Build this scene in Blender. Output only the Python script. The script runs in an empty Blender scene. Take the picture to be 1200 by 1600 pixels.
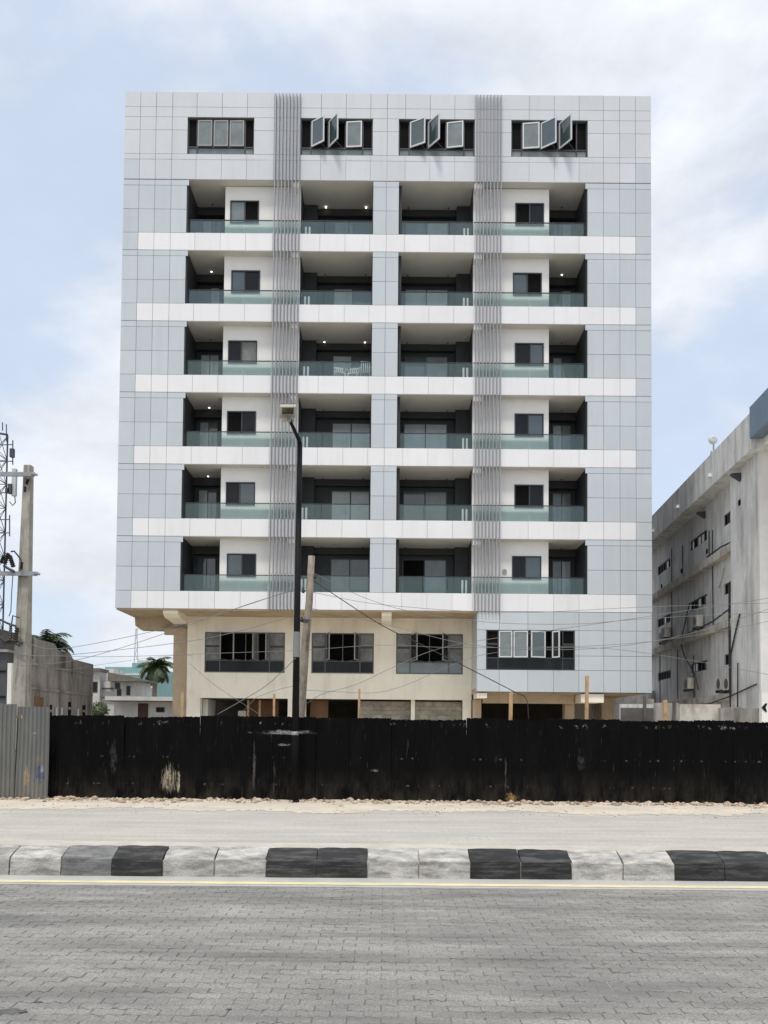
import bpy, bmesh, math, random
from mathutils import Matrix, Vector, Euler
R = math.radians
random.seed(7)
scene = bpy.context.scene
COL = scene.collection

# ------------------------------------------------------------------ camera
cam_d = bpy.data.cameras.new('camera'); cam = bpy.data.objects.new('camera', cam_d); COL.objects.link(cam)
scene.camera = cam
CAM_H, PITCH, ROLL = 1.7, 1.94, 0.5
cam_d.sensor_fit = 'HORIZONTAL'; cam_d.sensor_width = 36.0; cam_d.lens = 36.0*1250/1200
cam_d.shift_y = 298/1200; cam_d.clip_end = 3000; cam_d.clip_start = 0.1
CAM_M = Matrix.Translation((0, 0, CAM_H)) @ Matrix.Rotation(R(90+PITCH), 4, 'X') @ Matrix.Rotation(R(ROLL), 4, 'Z')
cam.matrix_world = CAM_M
scene.render.resolution_x, scene.render.resolution_y = 768, 1024

def at(px, py, Y):
    """point of the place at depth Y that was surveyed at photo pixel (px, py)"""
    d = CAM_M.to_3x3() @ Vector(((px-600)/1250, -(py-1098)/1250, -1))
    t = Y/d.y
    return Vector((d.x*t, Y, d.z*t+CAM_H))

# ------------------------------------------------------------------ sky, sun, exposure
SUN_EL, SUN_AZ = 68, -14          # azimuth: degrees right of straight behind the camera
w = bpy.data.worlds.new('World'); scene.world = w; w.use_nodes = True
nt = w.node_tree; nt.nodes.clear()
def N(nt, t, **kw):
    n = nt.nodes.new(t)
    for k, v in kw.items(): setattr(n, k, v)
    return n
sky = N(nt, 'ShaderNodeTexSky', sky_type='NISHITA'); sky.sun_disc = False
sky.sun_elevation = R(SUN_EL); sky.sun_rotation = R(180-SUN_AZ)
sky.air_density = 1.0; sky.dust_density = 2.0; sky.ozone_density = 1.0; sky.altitude = 0
tc = N(nt, 'ShaderNodeTexCoord')
mp = N(nt, 'ShaderNodeMapping'); mp.inputs['Location'].default_value = (-1.83, -2.39, 1.13); mp.inputs['Scale'].default_value = (-1, 1, 1.7)
n1 = N(nt, 'ShaderNodeTexNoise'); n1.inputs['Scale'].default_value = 2.3; n1.inputs['Detail'].default_value = 7; n1.inputs['Roughness'].default_value = 0.52
n1.inputs['Distortion'].default_value = 0.25
n2 = N(nt, 'ShaderNodeTexNoise'); n2.inputs['Scale'].default_value = 6.5; n2.inputs['Detail'].default_value = 8; n2.inputs['Roughness'].default_value = 0.6
cr = N(nt, 'ShaderNodeValToRGB'); cr.color_ramp.interpolation = 'EASE'
cr.color_ramp.elements[0].position = 0.40; cr.color_ramp.elements[0].color = (0.2, 0.2, 0.2, 1)
cr.color_ramp.elements[1].position = 0.53; cr.color_ramp.elements[1].color = (1, 1, 1, 1)
c2 = N(nt, 'ShaderNodeMapRange'); c2.inputs[1].default_value = 0.3; c2.inputs[2].default_value = 0.7
c2.inputs[3].default_value = 0.84; c2.inputs[4].default_value = 1.12
SKY_K = 0.105
cl = N(nt, 'ShaderNodeMix', data_type='RGBA', blend_type='MULTIPLY'); cl.inputs['Factor'].default_value = 1
cl.inputs['A'].default_value = (4.7, 4.9, 5.25, 1)
skb = N(nt, 'ShaderNodeMix', data_type='RGBA'); skb.inputs['Factor'].default_value = 0.7; skb.inputs['B'].default_value = (3.7, 4.3, 5.25, 1)
mx = N(nt, 'ShaderNodeMix', data_type='RGBA')
bg = N(nt, 'ShaderNodeBackground'); bg.inputs['Strength'].default_value = SKY_K
wo = N(nt, 'ShaderNodeOutputWorld')
L = nt.links.new
L(tc.outputs['Generated'], mp.inputs['Vector']); L(mp.outputs[0], n1.inputs['Vector']); L(mp.outputs[0], n2.inputs['Vector'])
L(n1.outputs['Fac'], cr.inputs['Fac']); L(n2.outputs['Fac'], c2.inputs[0]); L(c2.outputs[0], cl.inputs['B'])
L(sky.outputs[0], skb.inputs['A'])
L(cr.outputs['Color'], mx.inputs['Factor']); L(skb.outputs['Result'], mx.inputs['A']); L(cl.outputs['Result'], mx.inputs['B'])
L(mx.outputs['Result'], bg.inputs['Color']); L(bg.outputs[0], wo.inputs['Surface'])

sd = bpy.data.lights.new('sun', 'SUN'); sun = bpy.data.objects.new('sun', sd); COL.objects.link(sun)
sd.energy = 1.5; sd.angle = R(10); sd.color = (1.0, 0.95, 0.87)
to_sun = Vector((math.sin(R(SUN_AZ))*math.cos(R(SUN_EL)), -math.cos(R(SUN_AZ))*math.cos(R(SUN_EL)), math.sin(R(SUN_EL))))
sun.rotation_euler = to_sun.to_track_quat('Z', 'Y').to_euler()
sun.location = (10, -30, 50)
vs = scene.view_settings
scene.display_settings.display_device = 'sRGB'
vs.view_transform = 'Standard'; vs.look = 'None'; vs.exposure = 0.83; vs.gamma = 1; vs.use_curve_mapping = False

# ------------------------------------------------------------------ materials
MATS = {}
def mat(name, col, rough=0.7, var=0.12, scale=6.0, bump=0.0, bscale=None, metal=0.0, spec=0.5, objrand=0.0,
        dirt=None, dirt_amt=0.0, dirt_scale=(1, 1, 1), dirt_lo=0.45, dirt_hi=0.7, island=False, detail=6, coords='world', fine=0.0, finek=22):
    """procedural material: base colour with noise variation, optional stains and bump"""
    m = bpy.data.materials.new(name); m.use_nodes = True; MATS[name] = m
    t = m.node_tree; b = t.nodes['Principled BSDF']; Lk = t.links.new
    b.inputs['Roughness'].default_value = rough; b.inputs['Metallic'].default_value = metal
    b.inputs['Specular IOR Level'].default_value = spec
    if coords == 'world':
        g = N(t, 'ShaderNodeNewGeometry'); vec = g.outputs['Position']
    else:
        g = N(t, 'ShaderNodeTexCoord'); vec = g.outputs['Object']
    n = N(t, 'ShaderNodeTexNoise'); n.inputs['Scale'].default_value = scale; n.inputs['Detail'].default_value = detail; n.inputs['Roughness'].default_value = 0.6
    Lk(vec, n.inputs['Vector'])
    mr = N(t, 'ShaderNodeMapRange'); mr.inputs[1].default_value = 0.3; mr.inputs[2].default_value = 0.7
    mr.inputs[3].default_value = 1-var; mr.inputs[4].default_value = 1+var
    Lk(n.outputs['Fac'], mr.inputs[0]); val = mr.outputs[0]
    def mul(a, bsock):
        x = N(t, 'ShaderNodeMath', operation='MULTIPLY'); Lk(a, x.inputs[0]); Lk(bsock, x.inputs[1]); return x.outputs[0]
    if fine:
        nf = N(t, 'ShaderNodeTexNoise'); nf.inputs['Scale'].default_value = scale*finek; nf.inputs['Detail'].default_value = 3
        Lk(vec, nf.inputs['Vector'])
        r3 = N(t, 'ShaderNodeMapRange'); r3.inputs[1].default_value = 0.3; r3.inputs[2].default_value = 0.7; r3.inputs[3].default_value = 1-fine; r3.inputs[4].default_value = 1+fine
        Lk(nf.outputs['Fac'], r3.inputs[0]); val = mul(val, r3.outputs[0])
    if objrand:
        oi = N(t, 'ShaderNodeObjectInfo'); src = oi.outputs['Random']
        if island:
            gg = N(t, 'ShaderNodeNewGeometry'); ad = N(t, 'ShaderNodeMath', operation='ADD'); Lk(src, ad.inputs[0]); Lk(gg.outputs['Random Per Island'], ad.inputs[1])
            fr = N(t, 'ShaderNodeMath', operation='FRACT'); Lk(ad.outputs[0], fr.inputs[0]); src = fr.outputs[0]
        r2 = N(t, 'ShaderNodeMapRange'); r2.inputs[3].default_value = 1-objrand; r2.inputs[4].default_value = 1+objrand
        Lk(src, r2.inputs[0]); val = mul(val, r2.outputs[0])
    cm = N(t, 'ShaderNodeMix', data_type='RGBA', blend_type='MULTIPLY'); cm.inputs['Factor'].default_value = 1
    cm.inputs['A'].default_value = (*col, 1); Lk(val, cm.inputs['B']); out = cm.outputs['Result']
    if dirt:
        dm = N(t, 'ShaderNodeMapping'); dm.inputs['Scale'].default_value = dirt_scale; Lk(vec, dm.inputs['Vector'])
        dn = N(t, 'ShaderNodeTexNoise'); dn.inputs['Scale'].default_value = 1; dn.inputs['Detail'].default_value = 9; dn.inputs['Roughness'].default_value = 0.66
        Lk(dm.outputs[0], dn.inputs['Vector'])
        dr = N(t, 'ShaderNodeMapRange'); dr.inputs[1].default_value = dirt_lo; dr.inputs[2].default_value = dirt_hi; dr.inputs[4].default_value = dirt_amt
        Lk(dn.outputs['Fac'], dr.inputs[0])
        dx = N(t, 'ShaderNodeMix', data_type='RGBA'); Lk(dr.outputs[0], dx.inputs['Factor']); Lk(out, dx.inputs['A']); dx.inputs['B'].default_value = (*dirt, 1)
        out = dx.outputs['Result']
    Lk(out, b.inputs['Base Color'])
    if bump:
        bn = N(t, 'ShaderNodeTexNoise'); bn.inputs['Scale'].default_value = bscale or scale*4; bn.inputs['Detail'].default_value = 5
        Lk(vec, bn.inputs['Vector'])
        bp = N(t, 'ShaderNodeBump'); bp.inputs['Strength'].default_value = bump; bp.inputs['Distance'].default_value = 0.02
        Lk(bn.outputs['Fac'], bp.inputs['Height']); Lk(bp.outputs[0], b.inputs['Normal'])
    return m

mat('silver_panel', (0.535, 0.58, 0.615), 0.28, 0.035, 0.5, objrand=0.045, dirt=(0.35, 0.36, 0.36), dirt_amt=0.22, dirt_scale=(1.6, 1.6, 0.16), dirt_lo=0.5, dirt_hi=0.8)
mat('white_panel', (0.80, 0.80, 0.81), 0.36, 0.03, 0.5, objrand=0.03, dirt=(0.5, 0.49, 0.46), dirt_amt=0.25, dirt_scale=(2.2, 2.2, 0.2), dirt_lo=0.52, dirt_hi=0.8)
mat('pearl_panel', (0.605, 0.625, 0.65), 0.30, 0.03, 0.5, objrand=0.035, dirt=(0.42, 0.41, 0.39), dirt_amt=0.25, dirt_scale=(2.2, 2.2, 0.2), dirt_lo=0.52, dirt_hi=0.8)
mat('joint_backing', (0.2, 0.205, 0.21), 0.8, 0.1, 2)
mat('soffit_paint', (0.60, 0.59, 0.555), 0.8, 0.05, 1.5)
mat('white_plaster', (0.80, 0.79, 0.76), 0.8, 0.04, 1.2, bump=0.05, bscale=30)
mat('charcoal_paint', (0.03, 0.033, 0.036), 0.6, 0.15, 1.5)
mat('cream_plaster', (0.90, 0.85, 0.72), 0.85, 0.06, 0.9, bump=0.1, bscale=20, dirt=(0.46, 0.39, 0.28), dirt_amt=0.55, dirt_scale=(1.8, 1.8, 0.3), dirt_lo=0.52, dirt_hi=0.85)
mat('raw_concrete_beam', (0.50, 0.40, 0.28), 0.9, 0.14, 1.4, bump=0.15, dirt=(0.30, 0.23, 0.15), dirt_amt=0.5, dirt_scale=(2, 2, 0.5))
mat('fin_metal', (0.29, 0.30, 0.325), 0.4, 0.05, 1, metal=0.25, objrand=0.06)
mat('dark_frame', (0.035, 0.038, 0.042), 0.4, 0.1, 3)
mat('bronze_frame', (0.10, 0.10, 0.095), 0.45, 0.15, 3)
mat('bronze_pale', (0.27, 0.27, 0.26), 0.5, 0.1, 3)
mat('pale_frame', (0.62, 0.64, 0.65), 0.4, 0.05, 3)
mat('dim_glass', (0.012, 0.014, 0.016), 0.12, 0.3, 2, spec=0.25)
mat('sky_glass', (0.055, 0.08, 0.09), 0.05, 0.2, 1.2, spec=1.0)
mat('grey_glass', (0.19, 0.22, 0.225), 0.15, 0.2, 1.6, spec=0.6)
mat('pale_glass', (0.34, 0.39, 0.40), 0.12, 0.15, 1.6, spec=0.8)
mat('dusty_glass', (0.20, 0.20, 0.185), 0.4, 0.25, 2.5, dirt=(0.05, 0.05, 0.05), dirt_amt=0.6, dirt_scale=(1.5, 1.5, 1.5))
mat('void_black', (0.006, 0.006, 0.006), 0.9, 0.2, 2, spec=0.1)
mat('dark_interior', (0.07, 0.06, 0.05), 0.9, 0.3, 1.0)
mat('brown_interior', (0.16, 0.09, 0.05), 0.9, 0.3, 1.0)
mat('block_grey', (0.34, 0.31, 0.25), 0.95, 0.25, 3, bump=0.4, bscale=25, objrand=0.15)
mat('white_plastic', (0.8, 0.8, 0.79), 0.4, 0.03, 3)
mat('black_metal', (0.006, 0.006, 0.007), 0.6, 0.3, 4, spec=0.2)
mat('lamp_shell', (0.42, 0.40, 0.34), 0.5, 0.12, 6)
mat('lamp_lens', (0.05, 0.045, 0.03), 0.25, 0.2, 9)
mat('galvanised', (0.30, 0.31, 0.32), 0.45, 0.2, 6, metal=0.5)
mat('steel_dark', (0.055, 0.06, 0.07), 0.6, 0.2, 3)
mat('antenna_grey', (0.5, 0.52, 0.53), 0.5, 0.1, 3)
mat('pole_concrete', (0.34, 0.32, 0.275), 0.95, 0.2, 3, bump=0.3, dirt=(0.13, 0.12, 0.10), dirt_amt=0.8, dirt_scale=(9, 9, 1.1), dirt_lo=0.52, dirt_hi=0.66)
mat('pole_timber', (0.27, 0.23, 0.185), 0.95, 0.25, 4, bump=0.3, dirt=(0.07, 0.06, 0.05), dirt_amt=0.85, dirt_scale=(9, 9, 1.6), dirt_lo=0.5, dirt_hi=0.62)
mat('raw_timber', (0.47, 0.31, 0.17), 0.9, 0.25, 6)
mat('ceramic_dark', (0.03, 0.025, 0.022), 0.3, 0.2, 6)
mat('cable_black', (0.025, 0.025, 0.027), 0.6, 0.1, 2)
mat('cable_grey', (0.19, 0.19, 0.19), 0.6, 0.1, 2)
mat('weathered_render', (0.64, 0.645, 0.64), 0.92, 0.14, 0.8, bump=0.3, bscale=14, dirt=(0.17, 0.165, 0.16), dirt_amt=0.75, dirt_scale=(2.2, 2.2, 0.35), dirt_lo=0.46, dirt_hi=0.75)
mat('ledge_render', (0.52, 0.50, 0.45), 0.92, 0.12, 1.5, dirt=(0.16, 0.13, 0.10), dirt_amt=0.8, dirt_scale=(1.5, 1.5, 0.8), dirt_lo=0.45, dirt_hi=0.7)
mat('clean_render', (0.74, 0.73, 0.70), 0.9, 0.06, 1.5, dirt=(0.45, 0.43, 0.4), dirt_amt=0.4, dirt_scale=(1, 1, 0.3))
mat('blue_cladding', (0.13, 0.19, 0.27), 0.4, 0.08, 1)
mat('stained_concrete', (0.31, 0.295, 0.27), 0.95, 0.15, 1.4, bump=0.3, bscale=10, dirt=(0.075, 0.068, 0.06), dirt_amt=0.85, dirt_scale=(1.6, 1.6, 0.28), dirt_lo=0.46, dirt_hi=0.66)
mat('dark_stain', (0.10, 0.09, 0.085), 0.95, 0.3, 2)
mat('teal_sheet', (0.20, 0.36, 0.36), 0.6, 0.1, 0.6)  # teal paled: distance haze is put into the base colour
mat('house_white', (0.60, 0.60, 0.58), 0.9, 0.12, 0.7, dirt=(0.28, 0.27, 0.25), dirt_amt=0.6, dirt_scale=(0.7, 0.7, 0.25))
mat('roof_brown', (0.17, 0.15, 0.135), 0.8, 0.2, 2)
mat('door_brown', (0.06, 0.028, 0.02), 0.8, 0.2, 2)
mat('palm_leaf', (0.045, 0.075, 0.03), 0.55, 0.3, 2, objrand=0.2)
mat('palm_trunk', (0.20, 0.17, 0.13), 0.95, 0.25, 4)
mat('bush_leaf', (0.06, 0.10, 0.035), 0.6, 0.35, 3)
mat('ground_earth', (0.32, 0.28, 0.22), 0.98, 0.2, 0.5, bump=0.2)
mat('sand', (0.58, 0.52, 0.43), 0.98, 0.12, 1.2, bump=0.35, bscale=18, fine=0.10, dirt=(0.36, 0.32, 0.27), dirt_amt=0.55, dirt_scale=(0.35, 1.6, 1), dirt_lo=0.45, dirt_hi=0.72)
mat('dry_grass', (0.20, 0.17, 0.09), 0.9, 0.3, 5)
mat('rubble', (0.42, 0.33, 0.25), 0.98, 0.35, 4, island=True, objrand=0.4)
mat('lane_paving', (0.455, 0.43, 0.385), 0.95, 0.08, 0.7, bump=0.25, bscale=16, fine=0.12, dirt=(0.27, 0.265, 0.255), dirt_amt=0.6, dirt_scale=(0.3, 2.6, 1), dirt_lo=0.42, dirt_hi=0.7)
mat('paver', (0.30, 0.292, 0.272), 0.92, 0.12, 1.1, bump=0.7, bscale=90, fine=0.34, finek=55, objrand=0.08, island=True, dirt=(0.15, 0.147, 0.142), dirt_amt=0.95, dirt_scale=(0.4, 2.6, 1), dirt_lo=0.40, dirt_hi=0.68)
mat('oil_film', (0.10, 0.098, 0.093), 0.8, 0.4, 12, fine=0.3)
mat('paver_bed', (0.165, 0.16, 0.149), 0.98, 0.3, 1.2, fine=0.3, dirt=(0.38, 0.36, 0.32), dirt_amt=0.9, dirt_scale=(1.6, 2.2, 1), dirt_lo=0.5, dirt_hi=0.62)
mat('gutter_concrete', (0.40, 0.39, 0.365), 0.95, 0.1, 2, bump=0.2, fine=0.12)
mat('yellow_paint', (0.68, 0.59, 0.34), 0.8, 0.1, 4, dirt=(0.45, 0.43, 0.37), dirt_amt=0.85, dirt_scale=(2.2, 12, 1), dirt_lo=0.5, dirt_hi=0.66)
mat('kerb_white', (0.47, 0.455, 0.42), 0.9, 0.1, 5, bump=0.5, bscale=22, objrand=0.1, fine=0.28, dirt=(0.15, 0.145, 0.135), dirt_amt=0.9, dirt_scale=(3.2, 8, 13), dirt_lo=0.40, dirt_hi=0.66)
mat('kerb_black', (0.014, 0.014, 0.0145), 0.75, 0.3, 5, bump=0.5, bscale=22, objrand=0.25, fine=0.35, dirt=(0.19, 0.187, 0.18), dirt_amt=0.55, dirt_scale=(2.5, 8, 26), dirt_lo=0.46, dirt_hi=0.76)
mat('kerb_worn', (0.12, 0.12, 0.12), 0.85, 0.25, 5, bump=0.5, bscale=22, fine=0.35, dirt=(0.36, 0.36, 0.35), dirt_amt=0.7, dirt_scale=(2.5, 7, 17), dirt_lo=0.42, dirt_hi=0.72)
mat('dusty_concrete', (0.47, 0.435, 0.38), 0.95, 0.15, 2.5, bump=0.3, fine=0.12)
mat('mortar', (0.36, 0.35, 0.33), 0.95, 0.2, 9)
mat('blue_paint', (0.03, 0.08, 0.25), 0.7, 0.3, 9)
mat('orange_rust', (0.40, 0.24, 0.10), 0.9, 0.3, 7)

def emis(name, col, s):
    m = bpy.data.materials.new(name); m.use_nodes = True; MATS[name] = m
    b = m.node_tree.nodes['Principled BSDF']; b.inputs['Base Color'].default_value = (*col, 1)
    b.inputs['Emission Color'].default_value = (*col, 1); b.inputs['Emission Strength'].default_value = s
emis('lit_lamp', (1.0, 0.93, 0.8), 2)

def rail_glass():
    m = bpy.data.materials.new('rail_glass'); m.use_nodes = True; MATS['rail_glass'] = m
    t = m.node_tree; t.nodes.remove(t.nodes['Principled BSDF']); o = t.nodes['Material Output']
    tr = N(t, 'ShaderNodeBsdfTransparent'); tr.inputs[0].default_value = (0.945, 0.985, 0.975, 1)
    gl = N(t, 'ShaderNodeBsdfGlossy'); gl.inputs['Roughness'].default_value = 0.03; gl.inputs[0].default_value = (0.85, 0.97, 0.96, 1)
    fr = N(t, 'ShaderNodeFresnel'); fr.inputs[0].default_value = 1.5
    df = N(t, 'ShaderNodeBsdfDiffuse'); df.inputs[0].default_value = (0.38, 0.56, 0.53, 1)
    m0 = N(t, 'ShaderNodeMixShader'); m0.inputs[0].default_value = 0.055
    t.links.new(tr.outputs[0], m0.inputs[1]); t.links.new(df.outputs[0], m0.inputs[2])
    m1 = N(t, 'ShaderNodeMixShader'); t.links.new(fr.outputs[0], m1.inputs[0]); t.links.new(m0.outputs[0], m1.inputs[1]); t.links.new(gl.outputs[0], m1.inputs[2])
    t.links.new(m1.outputs[0], o.inputs['Surface'])
rail_glass()

def black_hoarding(name, patch=None, c0=(0.0022, 0.0022, 0.0025), c1=(0.008, 0.0078, 0.0075), soil=(0.075, 0.064, 0.05), specks=1.0, metal=0.0):
    """black paint on corrugated sheet, scratched and dusty low down where splashes reach, with peeled spots"""
    m = bpy.data.materials.new(name); m.use_nodes = True; MATS[name] = m
    t = m.node_tree; b = t.nodes['Principled BSDF']; Lk = t.links.new
    b.inputs['Roughness'].default_value = 0.8; b.inputs['Specular IOR Level'].default_value = 0.1
    g = N(t, 'ShaderNodeNewGeometry'); sep = N(t, 'ShaderNodeSeparateXYZ'); Lk(g.outputs['Position'], sep.inputs[0])
    def noise(sc, scale, rough=0.65):
        mpp = N(t, 'ShaderNodeMapping'); mpp.inputs['Scale'].default_value = sc; Lk(g.outputs['Position'], mpp.inputs[0])
        n = N(t, 'ShaderNodeTexNoise'); n.inputs['Scale'].default_value = scale; n.inputs['Detail'].default_value = 8; n.inputs['Roughness'].default_value = rough
        Lk(mpp.outputs[0], n.inputs[0]); return n.outputs['Fac']
    def rng(s, a, bb, c=0, d=1):
        r = N(t, 'ShaderNodeMapRange'); r.inputs[1].default_value = a; r.inputs[2].default_value = bb; r.inputs[3].default_value = c; r.inputs[4].default_value = d
        Lk(s, r.inputs[0]); return r.outputs[0]
    def mth(op, a, c):
        x = N(t, 'ShaderNodeMath', operation=op); Lk(a, x.inputs[0])
        if isinstance(c, float): x.inputs[1].default_value = c
        else: Lk(c, x.inputs[1])
        return x.outputs[0]
    cur = None
    def layer(base, fac, col):
        x = N(t, 'ShaderNodeMix', data_type='RGBA'); Lk(fac, x.inputs['Factor'])
        if isinstance(base, tuple): x.inputs['A'].default_value = (*base, 1)
        else: Lk(base, x.inputs['A'])
        x.inputs['B'].default_value = (*col, 1); return x.outputs['Result']
    f1 = mth('MULTIPLY', rng(noise((1, 1, 0.35), 2.2), 0.45, 0.75), 0.5)
    cur = layer(c0, f1, c1); b.inputs['Metallic'].default_value = metal
    low = mth('MULTIPLY', rng(sep.outputs['Z'], 0.02, 0.8, 1, 0), rng(noise((1.4, 1, 0.5), 3.5), 0.4, 0.7))
    cur = layer(cur, mth('MULTIPLY', low, 0.5), soil)
    scr = mth('MULTIPLY', rng(noise((5, 1, 0.7), 3.0, 0.75), 0.60, 0.70), rng(noise((1, 1, 1), 0.9), 0.42, 0.58))
    cur = layer(cur, mth('MULTIPLY', scr, 0.45*specks), (0.15, 0.145, 0.135))
    top = mth('MULTIPLY', rng(sep.outputs['Z'], 1.76, 1.80), rng(sep.outputs['Z'], 1.84, 1.88, 1, 0))
    spk = mth('MULTIPLY', mth('MULTIPLY', top, rng(noise((8, 1, 6), 1.4, 0.5), 0.58, 0.64)), rng(noise((1, 1, 0.1), 0.55), 0.5, 0.56))
    cur = layer(cur, mth('MULTIPLY', spk, 0.6*specks), (0.35, 0.34, 0.33))
    for zr in (1.03, 0.4):
        band = mth('MULTIPLY', rng(sep.outputs['Z'], zr-.03, zr), rng(sep.outputs['Z'], zr, zr+.03, 1, 0))
        nl = mth('MULTIPLY', mth('MULTIPLY', band, rng(noise((9, 1, 7), 1.4, 0.5), 0.58, 0.64)), rng(noise((1, 1, 0.3), 0.8), 0.46, 0.52))
        cur = layer(cur, mth('MULTIPLY', nl, 0.5*specks), (0.22, 0.21, 0.2))
    for (cx, cz, rx, rz, col, sx, sz) in (patch or []):
        dx = mth('MULTIPLY', mth('SUBTRACT', sep.outputs['X'], cx), 1.0/rx); dz = mth('MULTIPLY', mth('SUBTRACT', sep.outputs['Z'], cz), 1.0/rz)
        d2 = mth('ADD', mth('MULTIPLY', dx, dx), mth('MULTIPLY', dz, dz))
        k = mth('SUBTRACT', rng(noise((sx, 1, sz), 3.0, 0.8), 0.32, 0.68, -0.25, 1.35), d2)
        cur = layer(cur, mth('MULTIPLY', rng(k, 0.0, 0.75), rng(noise((7, 1, 5), 4.0, 0.7), 0.35, 0.6, 0.25, 1.0)), col)
    Lk(cur, b.inputs['Base Color'])
    bn = N(t, 'ShaderNodeBump'); bn.inputs['Strength'].default_value = 0.3; bn.inputs['Distance'].default_value = 0.02
    Lk(noise((1, 1, 1), 9), bn.inputs['Height']); Lk(bn.outputs[0], b.inputs['Normal'])
black_hoarding('hoarding_black', [(-5.0, 0.50, 0.24, 0.42, (0.50, 0.44, 0.33), 9, 1.3), (-4.78, 0.45, 0.045, 0.42, (0.66, 0.58, 0.44), 4, 2), (-2.25, 1.62, 0.95, 0.07, (0.42, 0.42, 0.42), 1.2, 5),
                                  (-2.3, 1.33, 0.22, 0.05, (0.25, 0.25, 0.25), 2, 5), (-0.2, 0.75, 0.14, 0.05, (0.25, 0.24, 0.22), 3, 5),
                                  (2.98, 0.12, 0.2, 0.2, (0.42, 0.27, 0.12), 3, 3), (-3.02, 0.75, 0.05, 0.75, (0.1, 0.095, 0.085), 3, 0.8),
                                  (2.85, 0.6, 0.035, 0.6, (0.1, 0.095, 0.085), 3, 0.8),
                                  (-6.3, 1.0, 0.12, 0.5, (0.05, 0.05, 0.05), 3, 1.5), (4.6, 1.0, 0.12, 0.35, (0.06, 0.058, 0.055), 3, 1.5),
                                  (-2.55, 0.5, 0.05, 0.5, (0.06, 0.058, 0.055), 3, 1)])
black_hoarding('grey_sheet', [(-8.2, 0.55, 0.12, 0.33, (0.50, 0.34, 0.18), 5, 1.5), (-7.88, 0.62, 0.16, 0.30, (0.035, 0.07, 0.2), 4, 3), (-7.83, 0.72, 0.09, 0.12, (0.4, 0.42, 0.44), 5, 5), (-7.92, 0.95, 0.14, 0.14, (0.33, 0.2, 0.12), 4, 4), (-8.02, 1.55, 0.12, 0.03, (0.5, 0.5, 0.5), 3, 6)],
               (0.165, 0.17, 0.165), (0.27, 0.255, 0.225), (0.30, 0.24, 0.17), 0.3, 0.25)

# ------------------------------------------------------------------ mesh helpers
WM = {}
def link(o, parent=None, loc=None, rot=None, scale=None):
    COL.objects.link(o)
    T = Matrix.Translation(loc or (0, 0, 0)) @ (Euler(rot).to_matrix().to_4x4() if rot else Matrix()) @ (Matrix.Diagonal((*scale, 1)) if scale else Matrix())
    if loc is not None: o.location = loc
    if rot: o.rotation_euler = rot
    if scale: o.scale = scale
    WM[o.name] = T
    if parent:
        o.parent = parent; o.matrix_parent_inverse = WM[parent.name].inverted()
    return o
def tag(o, label=None, cat=None, group=None, kind=None):
    if label: o['label'] = label
    if cat: o['category'] = cat
    if group: o['group'] = group
    if kind: o['kind'] = kind
    return o
def thing(name, loc, label, cat, group=None):
    e = bpy.data.objects.new(name, None); e.empty_display_size = 0.3
    link(e, None, tuple(loc)); return tag(e, label, cat, group)

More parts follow.
